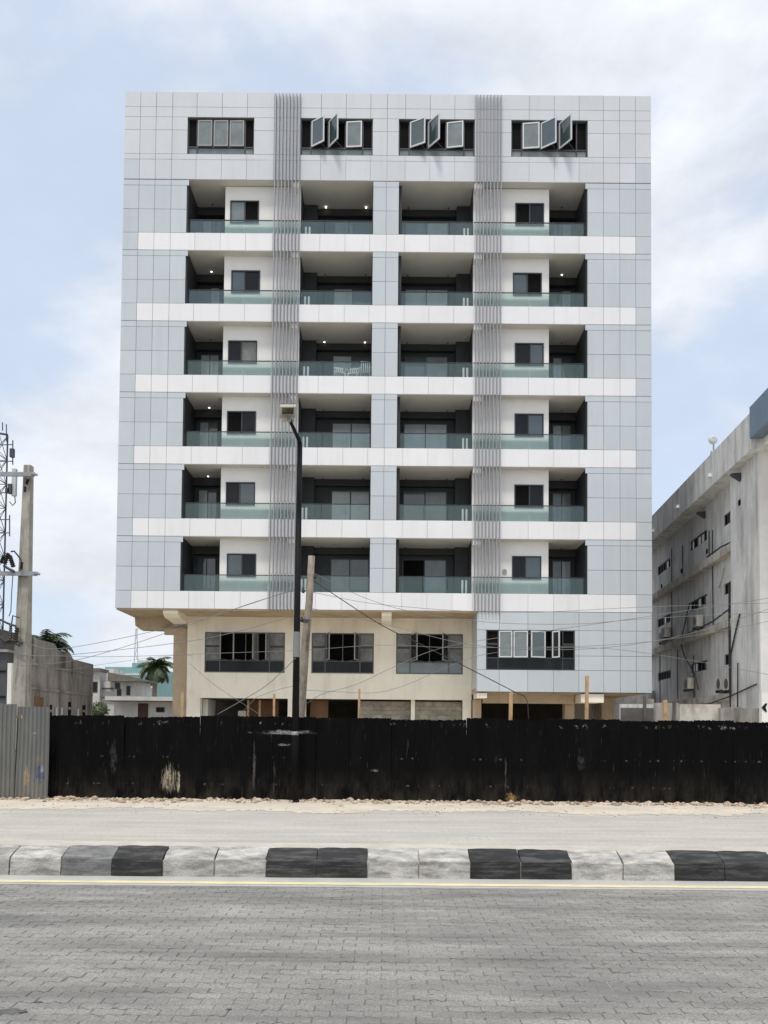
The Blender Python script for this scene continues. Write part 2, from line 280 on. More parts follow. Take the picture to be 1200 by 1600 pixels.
class MB:
    def __init__(s, xf=None): s.v = []; s.f = []; s.m = []; s.xf = xf; s.mi = 0
    def add(s, vs_, fs):
        o = len(s.v)
        s.v += [tuple(s.xf @ Vector(p)) if s.xf else tuple(p) for p in vs_]
        s.f += [tuple(i+o for i in f) for f in fs]; s.m += [s.mi]*len(fs)
        return s
    def box(s, x0, x1, y0, y1, z0, z1):
        return s.add([(x0, y0, z0), (x1, y0, z0), (x1, y1, z0), (x0, y1, z0), (x0, y0, z1), (x1, y0, z1), (x1, y1, z1), (x0, y1, z1)],
                     [(0, 3, 2, 1), (4, 5, 6, 7), (0, 1, 5, 4), (1, 2, 6, 5), (2, 3, 7, 6), (3, 0, 4, 7)])
    def obox(s, M, hx, hy, hz):
        P = [(-hx, -hy, -hz), (hx, -hy, -hz), (hx, hy, -hz), (-hx, hy, -hz), (-hx, -hy, hz), (hx, -hy, hz), (hx, hy, hz), (-hx, hy, hz)]
        return s.add([M @ Vector(p) for p in P], [(0, 3, 2, 1), (4, 5, 6, 7), (0, 1, 5, 4), (1, 2, 6, 5), (2, 3, 7, 6), (3, 0, 4, 7)])
    def prism(s, poly, axis, a, b):
        """extrude 2D polygon along axis 'x','y' or 'z' from a to b"""
        n = len(poly)
        mk = {'x': lambda p, t: (t, p[0], p[1]), 'y': lambda p, t: (p[0], t, p[1]), 'z': lambda p, t: (p[0], p[1], t)}[axis]
        V = [mk(p, a) for p in poly]+[mk(p, b) for p in poly]
        F = [tuple(range(n-1, -1, -1)), tuple(range(n, 2*n))]+[(i, (i+1) % n, n+(i+1) % n, n+i) for i in range(n)]
        return s.add(V, F)
    def tube(s, pts, rad, n=8, cap=True):
        pts = [Vector(p) for p in pts]; rr = rad if isinstance(rad, (list, tuple)) else [rad]*len(pts)
        V = []; F = []; up = None
        for i, p in enumerate(pts):
            d = (pts[min(i+1, len(pts)-1)]-pts[max(i-1, 0)]).normalized()
            a = d.orthogonal().normalized() if up is None else (up-d*up.dot(d)).normalized()
            up = a; c = d.cross(a)
            for k in range(n):
                t = 2*math.pi*k/n; V.append(p+(a*math.cos(t)+c*math.sin(t))*rr[i])
        for i in range(len(pts)-1):
            for k in range(n): F.append((i*n+k, i*n+(k+1) % n, (i+1)*n+(k+1) % n, (i+1)*n+k))
        if cap: F.append(tuple(range(n-1, -1, -1))); F.append(tuple((len(pts)-1)*n+k for k in range(n)))
        return s.add(V, F)
    def build(s, name, mats, parent=None, smooth=False, kind=None):
        xs = [p[0] for p in s.v]; ys = [p[1] for p in s.v]; zs = [p[2] for p in s.v]
        c = ((min(xs)+max(xs))/2, (min(ys)+max(ys))/2, min(zs))
        me = bpy.data.meshes.new(name); me.from_pydata([(p[0]-c[0], p[1]-c[1], p[2]-c[2]) for p in s.v], [], s.f)
        for m in ([mats] if isinstance(mats, str) else mats): me.materials.append(MATS[m])
        if any(s.m): me.polygons.foreach_set('material_index', s.m)
        bm = bmesh.new(); bm.from_mesh(me); bmesh.ops.recalc_face_normals(bm, faces=bm.faces); bm.to_mesh(me); bm.free()
        if smooth: me.polygons.foreach_set('use_smooth', [True]*len(me.polygons))
        o = bpy.data.objects.new(name, me); link(o, parent, c)
        if kind: o['kind'] = kind
        return o
def cube(name, m, parent, x0, x1, y0, y1, z0, z1): return MB().box(x0, x1, y0, y1, z0, z1).build(name, m, parent)
UNIT = {}
def unit_box(m):
    if m not in UNIT:
        me = bpy.data.meshes.new('unit_'+m); s = MB().box(-.5, .5, -.5, .5, -.5, .5)
        me.from_pydata(s.v, [], s.f); me.materials.append(MATS[m]); me.update(); UNIT[m] = me
    return UNIT[m]
def ubox(name, m, parent, x0, x1, y0, y1, z0, z1, tilt=0):
    o = bpy.data.objects.new(name, unit_box(m))
    return link(o, parent, ((x0+x1)/2, (y0+y1)/2, (z0+z1)/2), (random.gauss(0, tilt), 0, random.gauss(0, tilt)) if tilt else None, (x1-x0, y1-y0, z1-z0))

# ================================================================== SETTING
tag(MB().box(-1200, 1200, -300, 1600, -0.5, -0.02).build('ground', 'ground_earth'), kind='structure')
tag(cube('lane', 'lane_paving', None, -70, 70, 9.9, 17.6, -0.02, 0.0), kind='structure')
# sandy verge with a ragged edge on the lane, heaped a little along the hoarding
def verge():
    V, F = [], []; nx, ny = 700, 10
    for i in range(nx+1):
        x = -35+70*i/nx
        e = 16.75+0.28*math.sin(x*0.9)+0.2*math.sin(x*2.3+1)+random.uniform(-.3, .15)
        for j in range(ny+1):
            t = j/ny; y = e+(19.6-e)*t
            z = 0.004+0.05*min(1, t*1.3)**2+(random.uniform(0, 0.02)*t)+(0.05*max(0, t-.75)*4*random.random() if 0.7 < t < 1 else 0)
            V.append((x, y, z))
    for i in range(nx):
        for j in range(ny): a = i*(ny+1)+j; F.append((a, a+ny+1, a+ny+2, a+1))
    s = MB(); s.add(V, F); return s
tag(verge().build('verge', 'sand', smooth=True), kind='structure')
tag(cube('yard', 'sand', None, -60, 60, 19.55, 37, -0.02, 0.03), kind='structure')
road = tag(cube('road', 'paver_bed', None, -70, 70, -20, 9.25, -0.1, -0.0055), kind='structure')

# interlocking pavers with zigzag long edges, running bond
PL, PW = 0.204, 0.102
def paver_poly(g=0.0025):
    q = PL/4; z = 0.015
    ed = [(-2, 0), (-1.5, z), (-.5, -z), (.5, z), (1.5, -z), (2, 0)]
    ed = [(x*q, d) for x, d in ed]
    low = [(max(-PL/2+g, min(PL/2-g, x)), -PW/2+d+g) for x, d in ed]
    high = [(max(-PL/2+g, min(PL/2-g, x)), PW/2+d-g) for x, d in reversed(ed)]
    return low+high
def paver_mesh(s, x, y, z, rot=0, tx=0, ty=0):
    P = paver_poly(); n = len(P); b = 0.86
    # running bond shifts by half a length, so every second row mirrors the zigzag back into step
    top = [(px*0.975, py*0.95, 0) for px, py in P]; bot = [(px, py, -0.004) for px, py in P]; ft = [(px, py, -0.05) for px, py in P]
    c, sn = math.cos(rot), math.sin(rot)
    V = [(x+c*p[0]-sn*p[1], y+sn*p[0]+c*p[1], z+p[2]+tx*p[0]+ty*p[1]) for p in top+bot+ft]
    F = [tuple(range(n))]
    for r in (0, 1): F += [(r*n+i, (r+1)*n+i, (r+1)*n+(i+1) % n, r*n+(i+1) % n) for i in range(n)]
    s.add(V, F)
pv_me = None
s0 = MB(); paver_mesh(s0, 0, 0, 0)
pv_me = bpy.data.meshes.new('paver'); pv_me.from_pydata(s0.v, [], s0.f); pv_me.materials.append(MATS['paver'])
_b = bmesh.new(); _b.from_mesh(pv_me); bmesh.ops.recalc_face_normals(_b, faces=_b.faces); _b.to_mesh(pv_me); _b.free()
pavs = []
row = 0; y = 2.6
while y < 8.68:
    off = (PL/2 if row % 2 else 0)
    half = 0.55*y+1.6
    i0 = -int(half/PL)-1
    x = i0*PL+off
    while x < half:
        pavs.append((x+random.gauss(0, .002), y+random.gauss(0, .0015), random.gauss(0, 0.0013), random.gauss(0, .008), random.gauss(0, .012), random.gauss(0, .015)))
        x += PL
    y += PW; row += 1
inframe = [p for p in pavs if p[1] > 4.72 and abs(p[0]) < 0.475*p[1]]
inframe.sort(key=lambda p: p[1]); near = set(inframe[:300])
rest = MB()
for p in pavs:
    if p in near:
        o = bpy.data.objects.new('paver', pv_me); link(o, road, (p[0], p[1], p[2]), (p[5], -p[4], p[3]))
    else: paver_mesh(rest, *p)
rest.build('pavers', 'paver', road, kind='stuff')
# oil marks lie as thin films on the pavers
for qx, qy, ra, rb_ in ((-2.22, 4.83, .10, .055), (-2.12, 5.0, .03, .02), (-.92, 4.9, .02, .015), (-2.3, 4.68, .03, .015)):
    pl = [(qx+ra*math.cos(2*math.pi*k/16)*random.uniform(.65, 1.15), qy+rb_*math.sin(2*math.pi*k/16)*random.uniform(.65, 1.15)) for k in range(16)]
    MB().prism(pl, 'z', -.001, 0.0045).build('oil_stain', 'oil_film', road)
# gutter strip and yellow edge line
tag(cube('gutter', 'gutter_concrete', None, -70, 70, 8.70, 9.26, -0.02, 0.001), kind='structure')
def line_mesh():
    V, F = [], []; n = 300
    for i in range(n+1):
        x = -20+40*i/n; V += [(x, 8.80+random.uniform(-.008, .008), 0.0045), (x, 8.93+random.uniform(-.008, .008), 0.0045)]
    for i in range(n): F.append((2*i, 2*i+2, 2*i+3, 2*i+1))
    s = MB(); s.add(V, F); return s
tag(line_mesh().build('edge_line', 'yellow_paint'), kind='structure')

# kerb stones, painted two black, two white
kerb = tag(MB().prism([(9.26, -.02), (9.26, .17), (9.5, .24), (9.56, .292), (9.95, .292), (10.15, .2), (10.17, -.02)], 'x', -30, 30).build('kerb', 'dusty_concrete'), kind='structure')
def kerb_mesh(kind, seed):
    rr = random.Random(seed); L_ = 0.573; n = 7
    prof = [(0, 0), (0.006, 0.10), (0.012, 0.195), (0.026, 0.212), (0.15, 0.262), (0.285, 0.302), (0.315, 0.305), (0.325, 0.285), (0.33, 0)]
    V, F = [], []
    for i in range(n):
        t = i/(n-1); x = -L_/2+L_*t
        e = 0.008 if i in (0, n-1) else 0
        for j, (py, pz) in enumerate(prof):
            q = 0.0018 if 0 < j < 8 else 0
            yy = py+(e if py < 0.2 else 0)+rr.gauss(0, q); zz = pz-(e*.7 if pz > 0 else 0)+rr.gauss(0, q*.8)
            V.append((x+rr.gauss(0, .003), yy, max(0, zz)))
    m = len(prof)
    for i in range(n-1):
        for j in range(m-1): F.append((i*m+j, i*m+j+1, (i+1)*m+j+1, (i+1)*m+j))
    F.append(tuple(range(m))); F.append(tuple((n-1)*m+j for j in range(m-1, -1, -1)))
    me = bpy.data.meshes.new('kerb_stone'); me.from_pydata(V, [], F); me.materials.append(MATS[kind])
    b = bmesh.new(); b.from_mesh(me); bmesh.ops.recalc_face_normals(b, faces=b.faces); b.to_mesh(me); b.free()
    return me
KM = {k: [kerb_mesh(k, 10*i+len(k)+ord(k[5])) for i in range(4)] for k in ('kerb_white', 'kerb_black', 'kerb_worn')}
# joints surveyed every 0.586 m; a joint between white and black stands at X=-1.345
for i in range(-16, 17):
    xc = -1.345+0.586*(i+0.5)
    ph = i % 4
    k = 'kerb_black' if ph in (0, 1) else 'kerb_white'
    if i == -4: k = 'kerb_worn'
    o = bpy.data.objects.new('kerb_stone', KM[k][i % 4])
    link(o, kerb, (xc+random.gauss(0, .004), 9.22+random.gauss(0, .006), random.gauss(0, .003)-0.004), (random.gauss(0, .006), random.gauss(0, .003), random.gauss(0, .004)))

# rubble along the foot of the hoarding
rb = MB()
ico = [(0, 0, 1), (.89, 0, .45), (.28, .85, .45), (-.72, .53, .45), (-.72, -.53, .45), (.28, -.85, .45), (.72, .53, -.45), (-.28, .85, -.45), (-.89, 0, -.45), (-.28, -.85, -.45), (.72, -.53, -.45), (0, 0, -1)]
icf = [(0, 1, 2), (0, 2, 3), (0, 3, 4), (0, 4, 5), (0, 5, 1), (1, 6, 2), (2, 7, 3), (3, 8, 4), (4, 9, 5), (5, 10, 1), (6, 7, 2), (7, 8, 3), (8, 9, 4), (9, 10, 5), (10, 6, 1), (11, 7, 6), (11, 8, 7), (11, 9, 8), (11, 10, 9), (11, 6, 10)]
def stone(s, x, y, z, r):
    sx, sy, sz = r*random.uniform(.7, 1.4), r*random.uniform(.7, 1.2), r*random.uniform(.4, .8); a = random.uniform(0, 6)
    V = []
    for p in ico:
        k = random.uniform(.75, 1.2); px, py = p[0]*sx*k, p[1]*sy*k
        V.append((x+px*math.cos(a)-py*math.sin(a), y+px*math.sin(a)+py*math.cos(a), z+p[2]*sz*k))
    s.add(V, icf)
for i in range(1900):
    x = random.uniform(-13, 13); d = abs(random.gauss(0, .28)); r = random.choice([.012, .02, .03, .045, .07])*random.uniform(.7, 1.2)
    stone(rb, x, 18.62-d+random.uniform(-.05, .05), .045*(1-min(1, d))+r*.25, r)
for i in range(500):
    r = random.uniform(.006, .018); stone(rb, random.uniform(-13, 13), random.uniform(15.9, 18.4), 0.02, r)
tag(rb.build('rubble', 'rubble'), 'loose broken stones and clods scattered along the foot of the hoarding', 'rubble', kind='stuff')

# ================================================================== MAIN BUILDING
XC = -0.055
B = thing('apartment_building', (XC, 37, 0), 'tall white and silver panel clad apartment block with balconies and two louvre strips', 'building')
YF = 37.0; ZT = 31.9; ZB = 7.25
XL, XR = -12.54, 12.43
colsL = [-12.54, -11.80, -11.05, -10.28]
colsR = [10.17, 10.94, 11.69, 12.43]
FULL = [-12.54, -11.80, -11.05, -10.28, -9.12, -7.92, -6.73, -5.44, -4.20, -3.22, -2.03, -0.87, -0.08, 0.78, 1.95, 3.12, 4.08, 5.33, 6.65, 7.84, 9.02, 10.17, 10.94, 11.69, 12.43]
S = [8.08+3.4*k for k in range(6)]; T = [10.63+3.4*k for k in range(6)]
OL, OR = -9.53, 9.41; PLx, PRx = -0.72, 0.50; BL, BR = -4.18, 4.07
panels = []
def row(xs, z0, z1, m, skip=None):
    for a, b in zip(xs, xs[1:]):
        if skip and any(a > s0-.01 and b < s1+.01 for s0, s1 in skip): continue
        panels.append((a, b, z0, z1, m(a, b) if callable(m) else m))
row(FULL, 31.17, ZT, 'pearl_panel'); row(FULL, 30.68, 31.17, 'pearl_panel')
TW = [(-9.55, -6.40), (-4.18, -0.77), (0.47, 4.07), (5.81, 9.42)]
for z0, z1 in ((30.05, 30.68), (28.89, 30.05)):
    row(colsL+[-9.55], z0, z1, 'pearl_panel'); row([-6.40, -5.44, -4.18], z0, z1, 'pearl_panel'); row([-.77, -.08, .47], z0, z1, 'pearl_panel')
    row([4.07, 5.33, 5.81], z0, z1, 'pearl_panel'); row([9.42]+colsR, z0, z1, 'pearl_panel')
row(FULL, 28.62, 28.89, 'pearl_panel')
for i, s in enumerate([27.69+.94] + [0]*0): pass
edge = lambda m: (lambda a, b: 'silver_panel' if (a < -12 or b > 12) else m)
row(FULL, 27.66, 28.62, edge('pearl_panel'))
for k in range(6):
    z0 = T[k-1]+.01 if k else ZB
    row(FULL, z0, S[k], edge('white_panel'))
    pm = 'silver_panel'
    for a, b in ((T[k]-.27, T[k]+.0), (T[k]-1.42, T[k]-.27), (S[k], T[k]-1.42)):
        ex = 0.10 if a == T[k]-.27 else 0
        row(colsL+[OL+ex], a, b, pm); row([OR-ex]+colsR, a, b, pm); row([PLx, -.1, PRx], a, b, pm)
# clad part of the first floor, right
LW = (4.72, 8.83, 4.53, 6.38)
cl7 = [4.30, 5.33, 6.65, 7.84, 9.02, 10.17, 10.94, 11.69, 12.41]
row(cl7, 6.38, ZB-.01, 'silver_panel')
row([4.30, 4.72], 4.53, 6.38, 'silver_panel')
for z0, z1 in ((5.2, 6.38), (4.53, 5.2)): row([8.83, 9.02, 10.17, 10.94, 11.69, 12.41], z0, z1, 'silver_panel')
row(cl7, 3.51, 4.53, 'silver_panel')
J = 0.0085
panels.sort(key=lambda p: -(p[1]-p[0])*(p[3]-p[2]))
small = MB(); sm = ['silver_panel', 'white_panel', 'pearl_panel']
for i, (a, b, z0, z1, m) in enumerate(panels):
    if i < 300: ubox('panel', m, B, a+J, b-J, YF, YF+.04, z0+J, z1-J, tilt=0.0045)
    else:
        small.mi = sm.index(m); small.box(a+J, b-J, YF, YF+.04, z0+J, z1-J)
small.build('narrow_panels', sm, B, kind='stuff')
# backing walls behind the cladding (dark joints), side walls, slabs
bk = MB(); y0, y1 = YF+.035, YF+.3
bk.box(XL+.01, OL-.02, y0, 49, ZB+.01, ZT-.01); bk.box(OR+.02, XR-.01, y0, 49, ZB+.01, ZT-.01)
for z0, z1 in ((30.68, ZT-.01),): bk.box(OL-.02, OR+.02, y0, y1, z0, z1)
for a, b in ((-6.40, -4.18), (-.77, .47), (4.07, 5.81)): bk.box(a, b, y0, y1, 28.89, 30.68)
for k in range(6): bk.box(PLx+.01, PRx-.01, y0, y1, S[k], T[k])
bk.box(4.32, 12.39, y0, y1, 6.38, ZB); bk.box(4.32, 12.39, y0, y1, 3.52, 4.53); bk.box(4.32, 4.72, y0, y1, 4.53, 6.38); bk.box(8.83, 12.39, y0, y1, 4.53, 6.38)
bk.box(12.05, 12.39, y1, 46, 3.52, ZB)
bk.build('backing_wall', 'joint_backing', B)
for z0, z1, x0, x1 in [(27.66, 28.89, OL-.02, OR+.02)]+[(T[k-1], S[k]-.012, OL-.02, OR+.02) for k in range(1, 6)]+[(ZB+.005, S[0]-.012, XL+.02, XR-.02)]:
    cube('floor_slab', 'soffit_paint', B, x0, x1, y0, 48.9, z0, z1)
cube('roof', 'joint_backing', B, XL+.02, XR-.02, YF+.06, 48.95, ZT-.5, ZT-.006)
cube('rear_wall', 'white_plaster', B, OL-.02, OR+.02, 46, 48.9, ZB+.9, 30.6)
# soffit of the overhang
cube('overhang_soffit', 'raw_concrete_beam', B, XL+.05, 4.29, YF+.05, 44, ZB-.06, ZB+.004)

# balconies
YW = 37.45; YB = 39.3
def side_bay(k, sgn):
    X = (lambda v: v) if sgn < 0 else (lambda v: 2*XC-v)
    def bx(s, a, b, c, d, e, f): a, b = sorted((X(a), X(b))); s.box(a, b, c, d, e, f)
    s_, t_ = S[k]-.012, T[k]
    jit = {(-1, 5): (-7.58, 0), (-1, 4): (-7.45, 0), (-1, 3): (-7.58, 0), (-1, 2): (-7.62, 0), (-1, 1): (-7.58, 0), (-1, 0): (-7.45, 0)}
    wx0 = -7.56+(.1 if k in (4, 0) else 0); wx1 = wx0+1.38; wz0, wz1 = S[k]+.76, S[k]+1.86
    wl = MB()
    bx(wl, -7.80, wx0, YW, YW+.2, s_, t_); bx(wl, wx1, -4.18, YW, YW+.2, s_, t_); bx(wl, wx0, wx1, YW, YW+.2, s_, wz0); bx(wl, wx0, wx1, YW, YW+.2, wz1, t_)
    wl.build('recessed_wall', 'white_plaster', B)
    nb = MB(); bx(nb, -4.55, -4.19, YF+.045, YW, t_-.27, t_); nb.build('beam_end', 'white_plaster', B)
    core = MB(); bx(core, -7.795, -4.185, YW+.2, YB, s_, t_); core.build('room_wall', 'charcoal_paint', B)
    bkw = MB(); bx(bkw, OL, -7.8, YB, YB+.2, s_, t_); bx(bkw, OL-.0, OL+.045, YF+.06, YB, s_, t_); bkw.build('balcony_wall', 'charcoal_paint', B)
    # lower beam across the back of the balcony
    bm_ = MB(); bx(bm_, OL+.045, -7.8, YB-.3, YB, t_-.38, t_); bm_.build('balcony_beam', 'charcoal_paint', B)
    # balcony door
    fr = MB(); a, b = -9.3, -8.35; zt = S[k]+2.0
    for q in ((a, a+.05), (b-.05, b), ((a+b)/2-.025, (a+b)/2+.025)): bx(fr, *q, YB-.05, YB-.002, s_, zt)
    bx(fr, a, b, YB-.05, YB-.002, zt, zt+.06); d = fr.build('balcony_door', 'dark_frame', B)
    for q in ((a+.05, (a+b)/2-.025), ((a+b)/2+.025, b-.05)):
        p = MB(); bx(p, *q, YB-.03, YB-.003, s_, zt); p.build('pane', random.choice(['sky_glass', 'pale_glass', 'grey_glass']), d)
    # sliding window
    f = MB(); e = .055
    bx(f, wx0, wx1, YW-.03, YW+.09, wz0, wz0+e); bx(f, wx0, wx1, YW-.03, YW+.09, wz1-e, wz1)
    bx(f, wx0, wx0+e, YW-.028, YW+.09, wz0+e, wz1-e); bx(f, wx1-e, wx1, YW-.028, YW+.09, wz0+e, wz1-e)
    mid = (wx0+wx1)/2+random.uniform(-.06, .06); bx(f, mid-.03, mid+.03, YW-.02, YW+.06, wz0+e, wz1-e)
    wn = f.build('window', 'dark_frame', B)
    st = {(-1, 5): 'gv', (-1, 4): 'sd', (-1, 3): 'dw', (-1, 2): 'vd', (-1, 1): 'ds', (-1, 0): 'sd', (1, 5): 'vd', (1, 4): 'sv', (1, 3): 'ds', (1, 2): 'ds', (1, 1): 'vd', (1, 0): 'ds'}[(sgn, k)]
    GM = {'g': 'grey_glass', 'v': 'void_black', 's': 'sky_glass', 'd': 'dim_glass', 'w': 'dusty_glass'}
    ab = [(wx0+e, mid-.03), (mid+.03, wx1-e)]
    if sgn > 0: ab = ab[::-1]
    for (a, b), c in zip(ab, st):
        p = MB(); bx(p, a, b, YW+.02, YW+.04, wz0+e, wz1-e); p.build('pane', GM[c], wn)
    # glass railing in front of the bay
    rl = MB(); bx(rl, OL+.02, -4.2, 37.30, 37.345, S[k]+.80, S[k]+.835); rg = rl.build('balcony_railing', 'dark_frame', B)
    q = [OL+.03, -8.2, -6.87, -5.54, -4.21]
    for a, b in zip(q, q[1:]):
        p = MB(); bx(p, a+.01, b-.01, 37.315, 37.327, s_+.012, S[k]+.80); p.build('pane', 'rail_glass', rg)
    light(X(-8.7), 38.75, t_, (sgn, k) in ((-1, 4), (1, 4), (-1, 2), (-1, 1)))
def light(x, y, z, lit):
    n = 12; r = .036
    poly = [(x+r*math.cos(2*math.pi*i/n), y+r*math.sin(2*math.pi*i/n)) for i in range(n)]
    MB().prism(poly, 'z', z-.03, z+.01).build('downlight', 'lit_lamp' if lit else 'charcoal_paint', B)
def centre_bay(k, sgn):
    X = (lambda v: v) if sgn < 0 else (lambda v: 2*XC-v)
    def bx(s, a, b, c, d, e, f): a, b = sorted((X(a), X(b))); s.box(a, b, c, d, e, f)
    s_, t_ = S[k]-.012, T[k]
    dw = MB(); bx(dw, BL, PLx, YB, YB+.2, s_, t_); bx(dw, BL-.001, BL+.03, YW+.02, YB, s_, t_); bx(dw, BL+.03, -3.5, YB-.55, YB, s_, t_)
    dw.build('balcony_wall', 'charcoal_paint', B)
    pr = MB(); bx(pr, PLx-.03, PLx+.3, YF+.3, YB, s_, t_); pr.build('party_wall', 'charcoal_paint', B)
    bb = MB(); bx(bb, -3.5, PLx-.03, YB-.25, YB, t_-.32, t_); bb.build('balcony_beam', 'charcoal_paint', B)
    a, b = (-2.72, -.78) if sgn < 0 else (-3.15, -.95); zt = S[k]+2.0; fr = MB()
    m = (a+b)/2
    for q in ((a, a+.06), (b-.06, b), (m-.03, m+.03)): bx(fr, *q, YB-.06, YB-.002, s_, zt)
    bx(fr, a, b, YB-.06, YB-.002, zt, zt+.07); d = fr.build('sliding_door', 'dark_frame', B)
    gm = [random.choice(['pale_glass', 'grey_glass', 'pale_glass']), random.choice(['pale_glass', 'grey_glass', 'sky_glass'])]
    if sgn > 0 and k == 0: gm = ['grey_glass', 'void_black']
    for q, g in zip(((a+.06, m-.03), (m+.03, b-.06)), gm):
        p = MB(); bx(p, *q, YB-.035, YB-.003, s_, zt); p.build('pane', g, d)
    rl = MB(); bx(rl, BL+.03, PLx-.02, 37.30, 37.345, S[k]+.80, S[k]+.835); rg = rl.build('balcony_railing', 'dark_frame', B)
    q = [BL+.03, -3.03, -1.88, PLx-.03]
    for u, v in zip(q, q[1:]):
        p = MB(); bx(p, u+.01, v-.01, 37.315, 37.327, s_+.012, S[k]+.80); p.build('pane', 'rail_glass', rg)
    dp = MB(); cx, r = X(-3.86), .06
    for dx in (-.09, .09):
        dp.prism([(cx+dx+.05*math.cos(i*math.pi/4), 37.65+.05*math.sin(i*math.pi/4)) for i in range(8)], 'z', s_, S[k]+.72)
    dp.build('drain_pipe', 'white_plastic', B)
    lits = {(-1, 5), (-1, 3)}
    for xx in (-3.1, -1.1): light(X(xx), 38.9, t_, (sgn, k) in lits)
for k in range(6):
    for sgn in (-1, 1): side_bay(k, sgn); centre_bay(k, sgn)

# casement windows: building > window (frame) > sash, pane
def sash(win, hx, hz0, hz1, wd, yy, ang, fm, gm, t=.06, right=False):
    """one opening light, hinged on its left (or right) edge, swung ang degrees towards the street"""
    a = R(ang); sg = -1 if right else 1
    M = Matrix.Translation((hx, yy, 0)) @ Matrix.Rotation(-sg*a, 4, 'Z')
    def b4(s, x0, x1, z0, z1, d0, d1): x0, x1 = sorted((sg*x0, sg*x1)); s.xf = M; s.box(x0, x1, d0, d1, z0, z1); return s
    s = MB(); b4(s, 0, wd, hz0, hz0+t, -.025, .025); b4(s, 0, wd, hz1-t, hz1, -.025, .025); b4(s, 0, t, hz0+t, hz1-t, -.024, .024); b4(s, wd-t, wd, hz0+t, hz1-t, -.024, .024)
    s.build('sash', fm, win)
    b4(MB(), t, wd-t, hz0+t, hz1-t, -.006, .006).build('pane', gm, win)
    if ang > 12:
        arm = MB(); p = M @ Vector((sg*wd*.7, 0, hz0+.03)); q = Vector((hx+sg*wd*.9, yy+.02, hz0-.02))
        arm.tube([p, q], .018, 5); arm.build('stay_arm', 'dark_frame', win)
def top_window(x0, x1, angs, fm='pale_frame'):
    z0, z1 = 28.90, 30.67; yy = YF+.10; e = .05
    f = MB(); zm = z0+.40
    f.box(x0, x1, yy, yy+.09, z0, z0+e); f.box(x0, x1, yy, yy+.09, z1-e, z1); f.box(x0, x0+e, yy+.002, yy+.09, z0+e, z1-e); f.box(x1-e, x1, yy+.002, yy+.09, z0+e, z1-e)
    sd_ = .47*(x1-x0)/3.4; a, b = x0+sd_, x1-sd_; wd = (b-a)/3
    for xx in (a, b): f.box(xx-.03, xx+.03, yy+.004, yy+.088, z0+e, z1-e)
    for i in (1, 2): f.box(a+wd*i-.03, a+wd*i+.03, yy+.006, yy+.086, zm, z1-e)
    f.box(x0+e, x1-e, yy+.008, yy+.084, zm-.03, zm+.03)
    wn = f.build('window', 'dark_frame', B)
    for (u, v) in ((x0+e, a-.03), (b+.03, x1-e)): cube('pane', 'void_black', wn, u, v, yy+.05, yy+.06, zm+.03, z1-e)
    for (u, v) in ((x0+e, a-.03), (a+.03, b-.03), (b+.03, x1-e)): cube('pane', 'grey_glass', wn, u, v, yy+.05, yy+.06, z0+e, zm-.03)
    cube('dark_room', 'void_black', wn, x0+e, x1-e, yy+.3, yy+.4, zm, z1-e)
    for i, an in enumerate(angs):
        sash(wn, a+wd*i+.04, zm+.02, z1-.1, wd-.08, yy-.03, an, fm, 'grey_glass' if an < 20 else 'sky_glass')
top_window(*TW[0], (1, 1, 1), 'bronze_pale'); top_window(*TW[1], (33, 52, 4)); top_window(*TW[2], (27, 52, 9)); top_window(*TW[3], (6, 36, 56))
# reveals of the attic windows are the dark return of the cladding
for x0, x1 in TW:
    r_ = MB(); r_.box(x0, x1, YF+.19, YF+.3, 28.9, 29.28); r_.build('window_upstand', 'charcoal_paint', B)

def lower_window(x0, x1, z0, z1, yy, lights, fm, side, bottom):
    """lights: list of (rel start, rel width, angle, glass, hinge right) opening lights over a row of fixed lower panes"""
    f = MB(); e = .05; W = x1-x0; zm = z0+.30*(z1-z0)
    f.box(x0, x1, yy, yy+.1, z0, z0+e); f.box(x0, x1, yy, yy+.1, z1-e, z1); f.box(x0, x0+e, yy+.002, yy+.1, z0+e, z1-e); f.box(x1-e, x1, yy+.002, yy+.1, z0+e, z1-e)
    f.box(x0+e, x1-e, yy+.008, yy+.09, zm-.03, zm+.03)
    a, b = x0+side*W, x1-side*W
    for xx in (a, b): f.box(xx-.025, xx+.025, yy+.004, yy+.094, z0+e, z1-e)
    for r in [l[0] for l in lights[1:]]: f.box(x0+r*W-.02, x0+r*W+.02, yy+.006, yy+.09, zm+.03, z1-e)
    wn = f.build('window', fm, B)
    gs = 'void_black' if fm == 'pale_frame' else 'dusty_glass'
    for (u, v) in ((x0+e, a-.025), (b+.025, x1-e)):
        zh = (zm+z1)/2
        cube('pane', gs if fm != 'dark_frame' else 'void_black', wn, u, v, yy+.045, yy+.055, zm+.03, zh-.05); cube('pane', gs if fm != 'dark_frame' else 'void_black', wn, u, v, yy+.045, yy+.055, zh+.05, z1-e)
        cube('transom', 'dark_frame', wn, u, v, yy+.03, yy+.07, zh-.05, zh+.05)
    for (u, v) in ((x0+e, a-.025), (a+.025, b-.025), (b+.025, x1-e)): cube('pane', bottom, wn, u, v, yy+.045, yy+.055, z0+e, zm-.03)
    cube('dark_room', 'void_black', wn, x0+e, x1-e, yy+.32, yy+.4, z0+e, z1-e)
    for r, wd, an, gm, rt in lights:
        hx = x0+(r+wd)*W-.03 if rt else x0+r*W+.03
        sash(wn, hx, zm+.02, z1-.04, wd*W-.06, yy-.03, an, 'pale_frame' if fm == 'dark_frame' else 'bronze_pale', gm, t=.055, right=rt)
YP = 39.2
kx = YP/39
WL = [(-8.78*kx, -4.87*kx), (-3.56*kx, -.52*kx), (.57*kx, 3.83*kx)]; wz0, wz1 = 4.45, 6.43
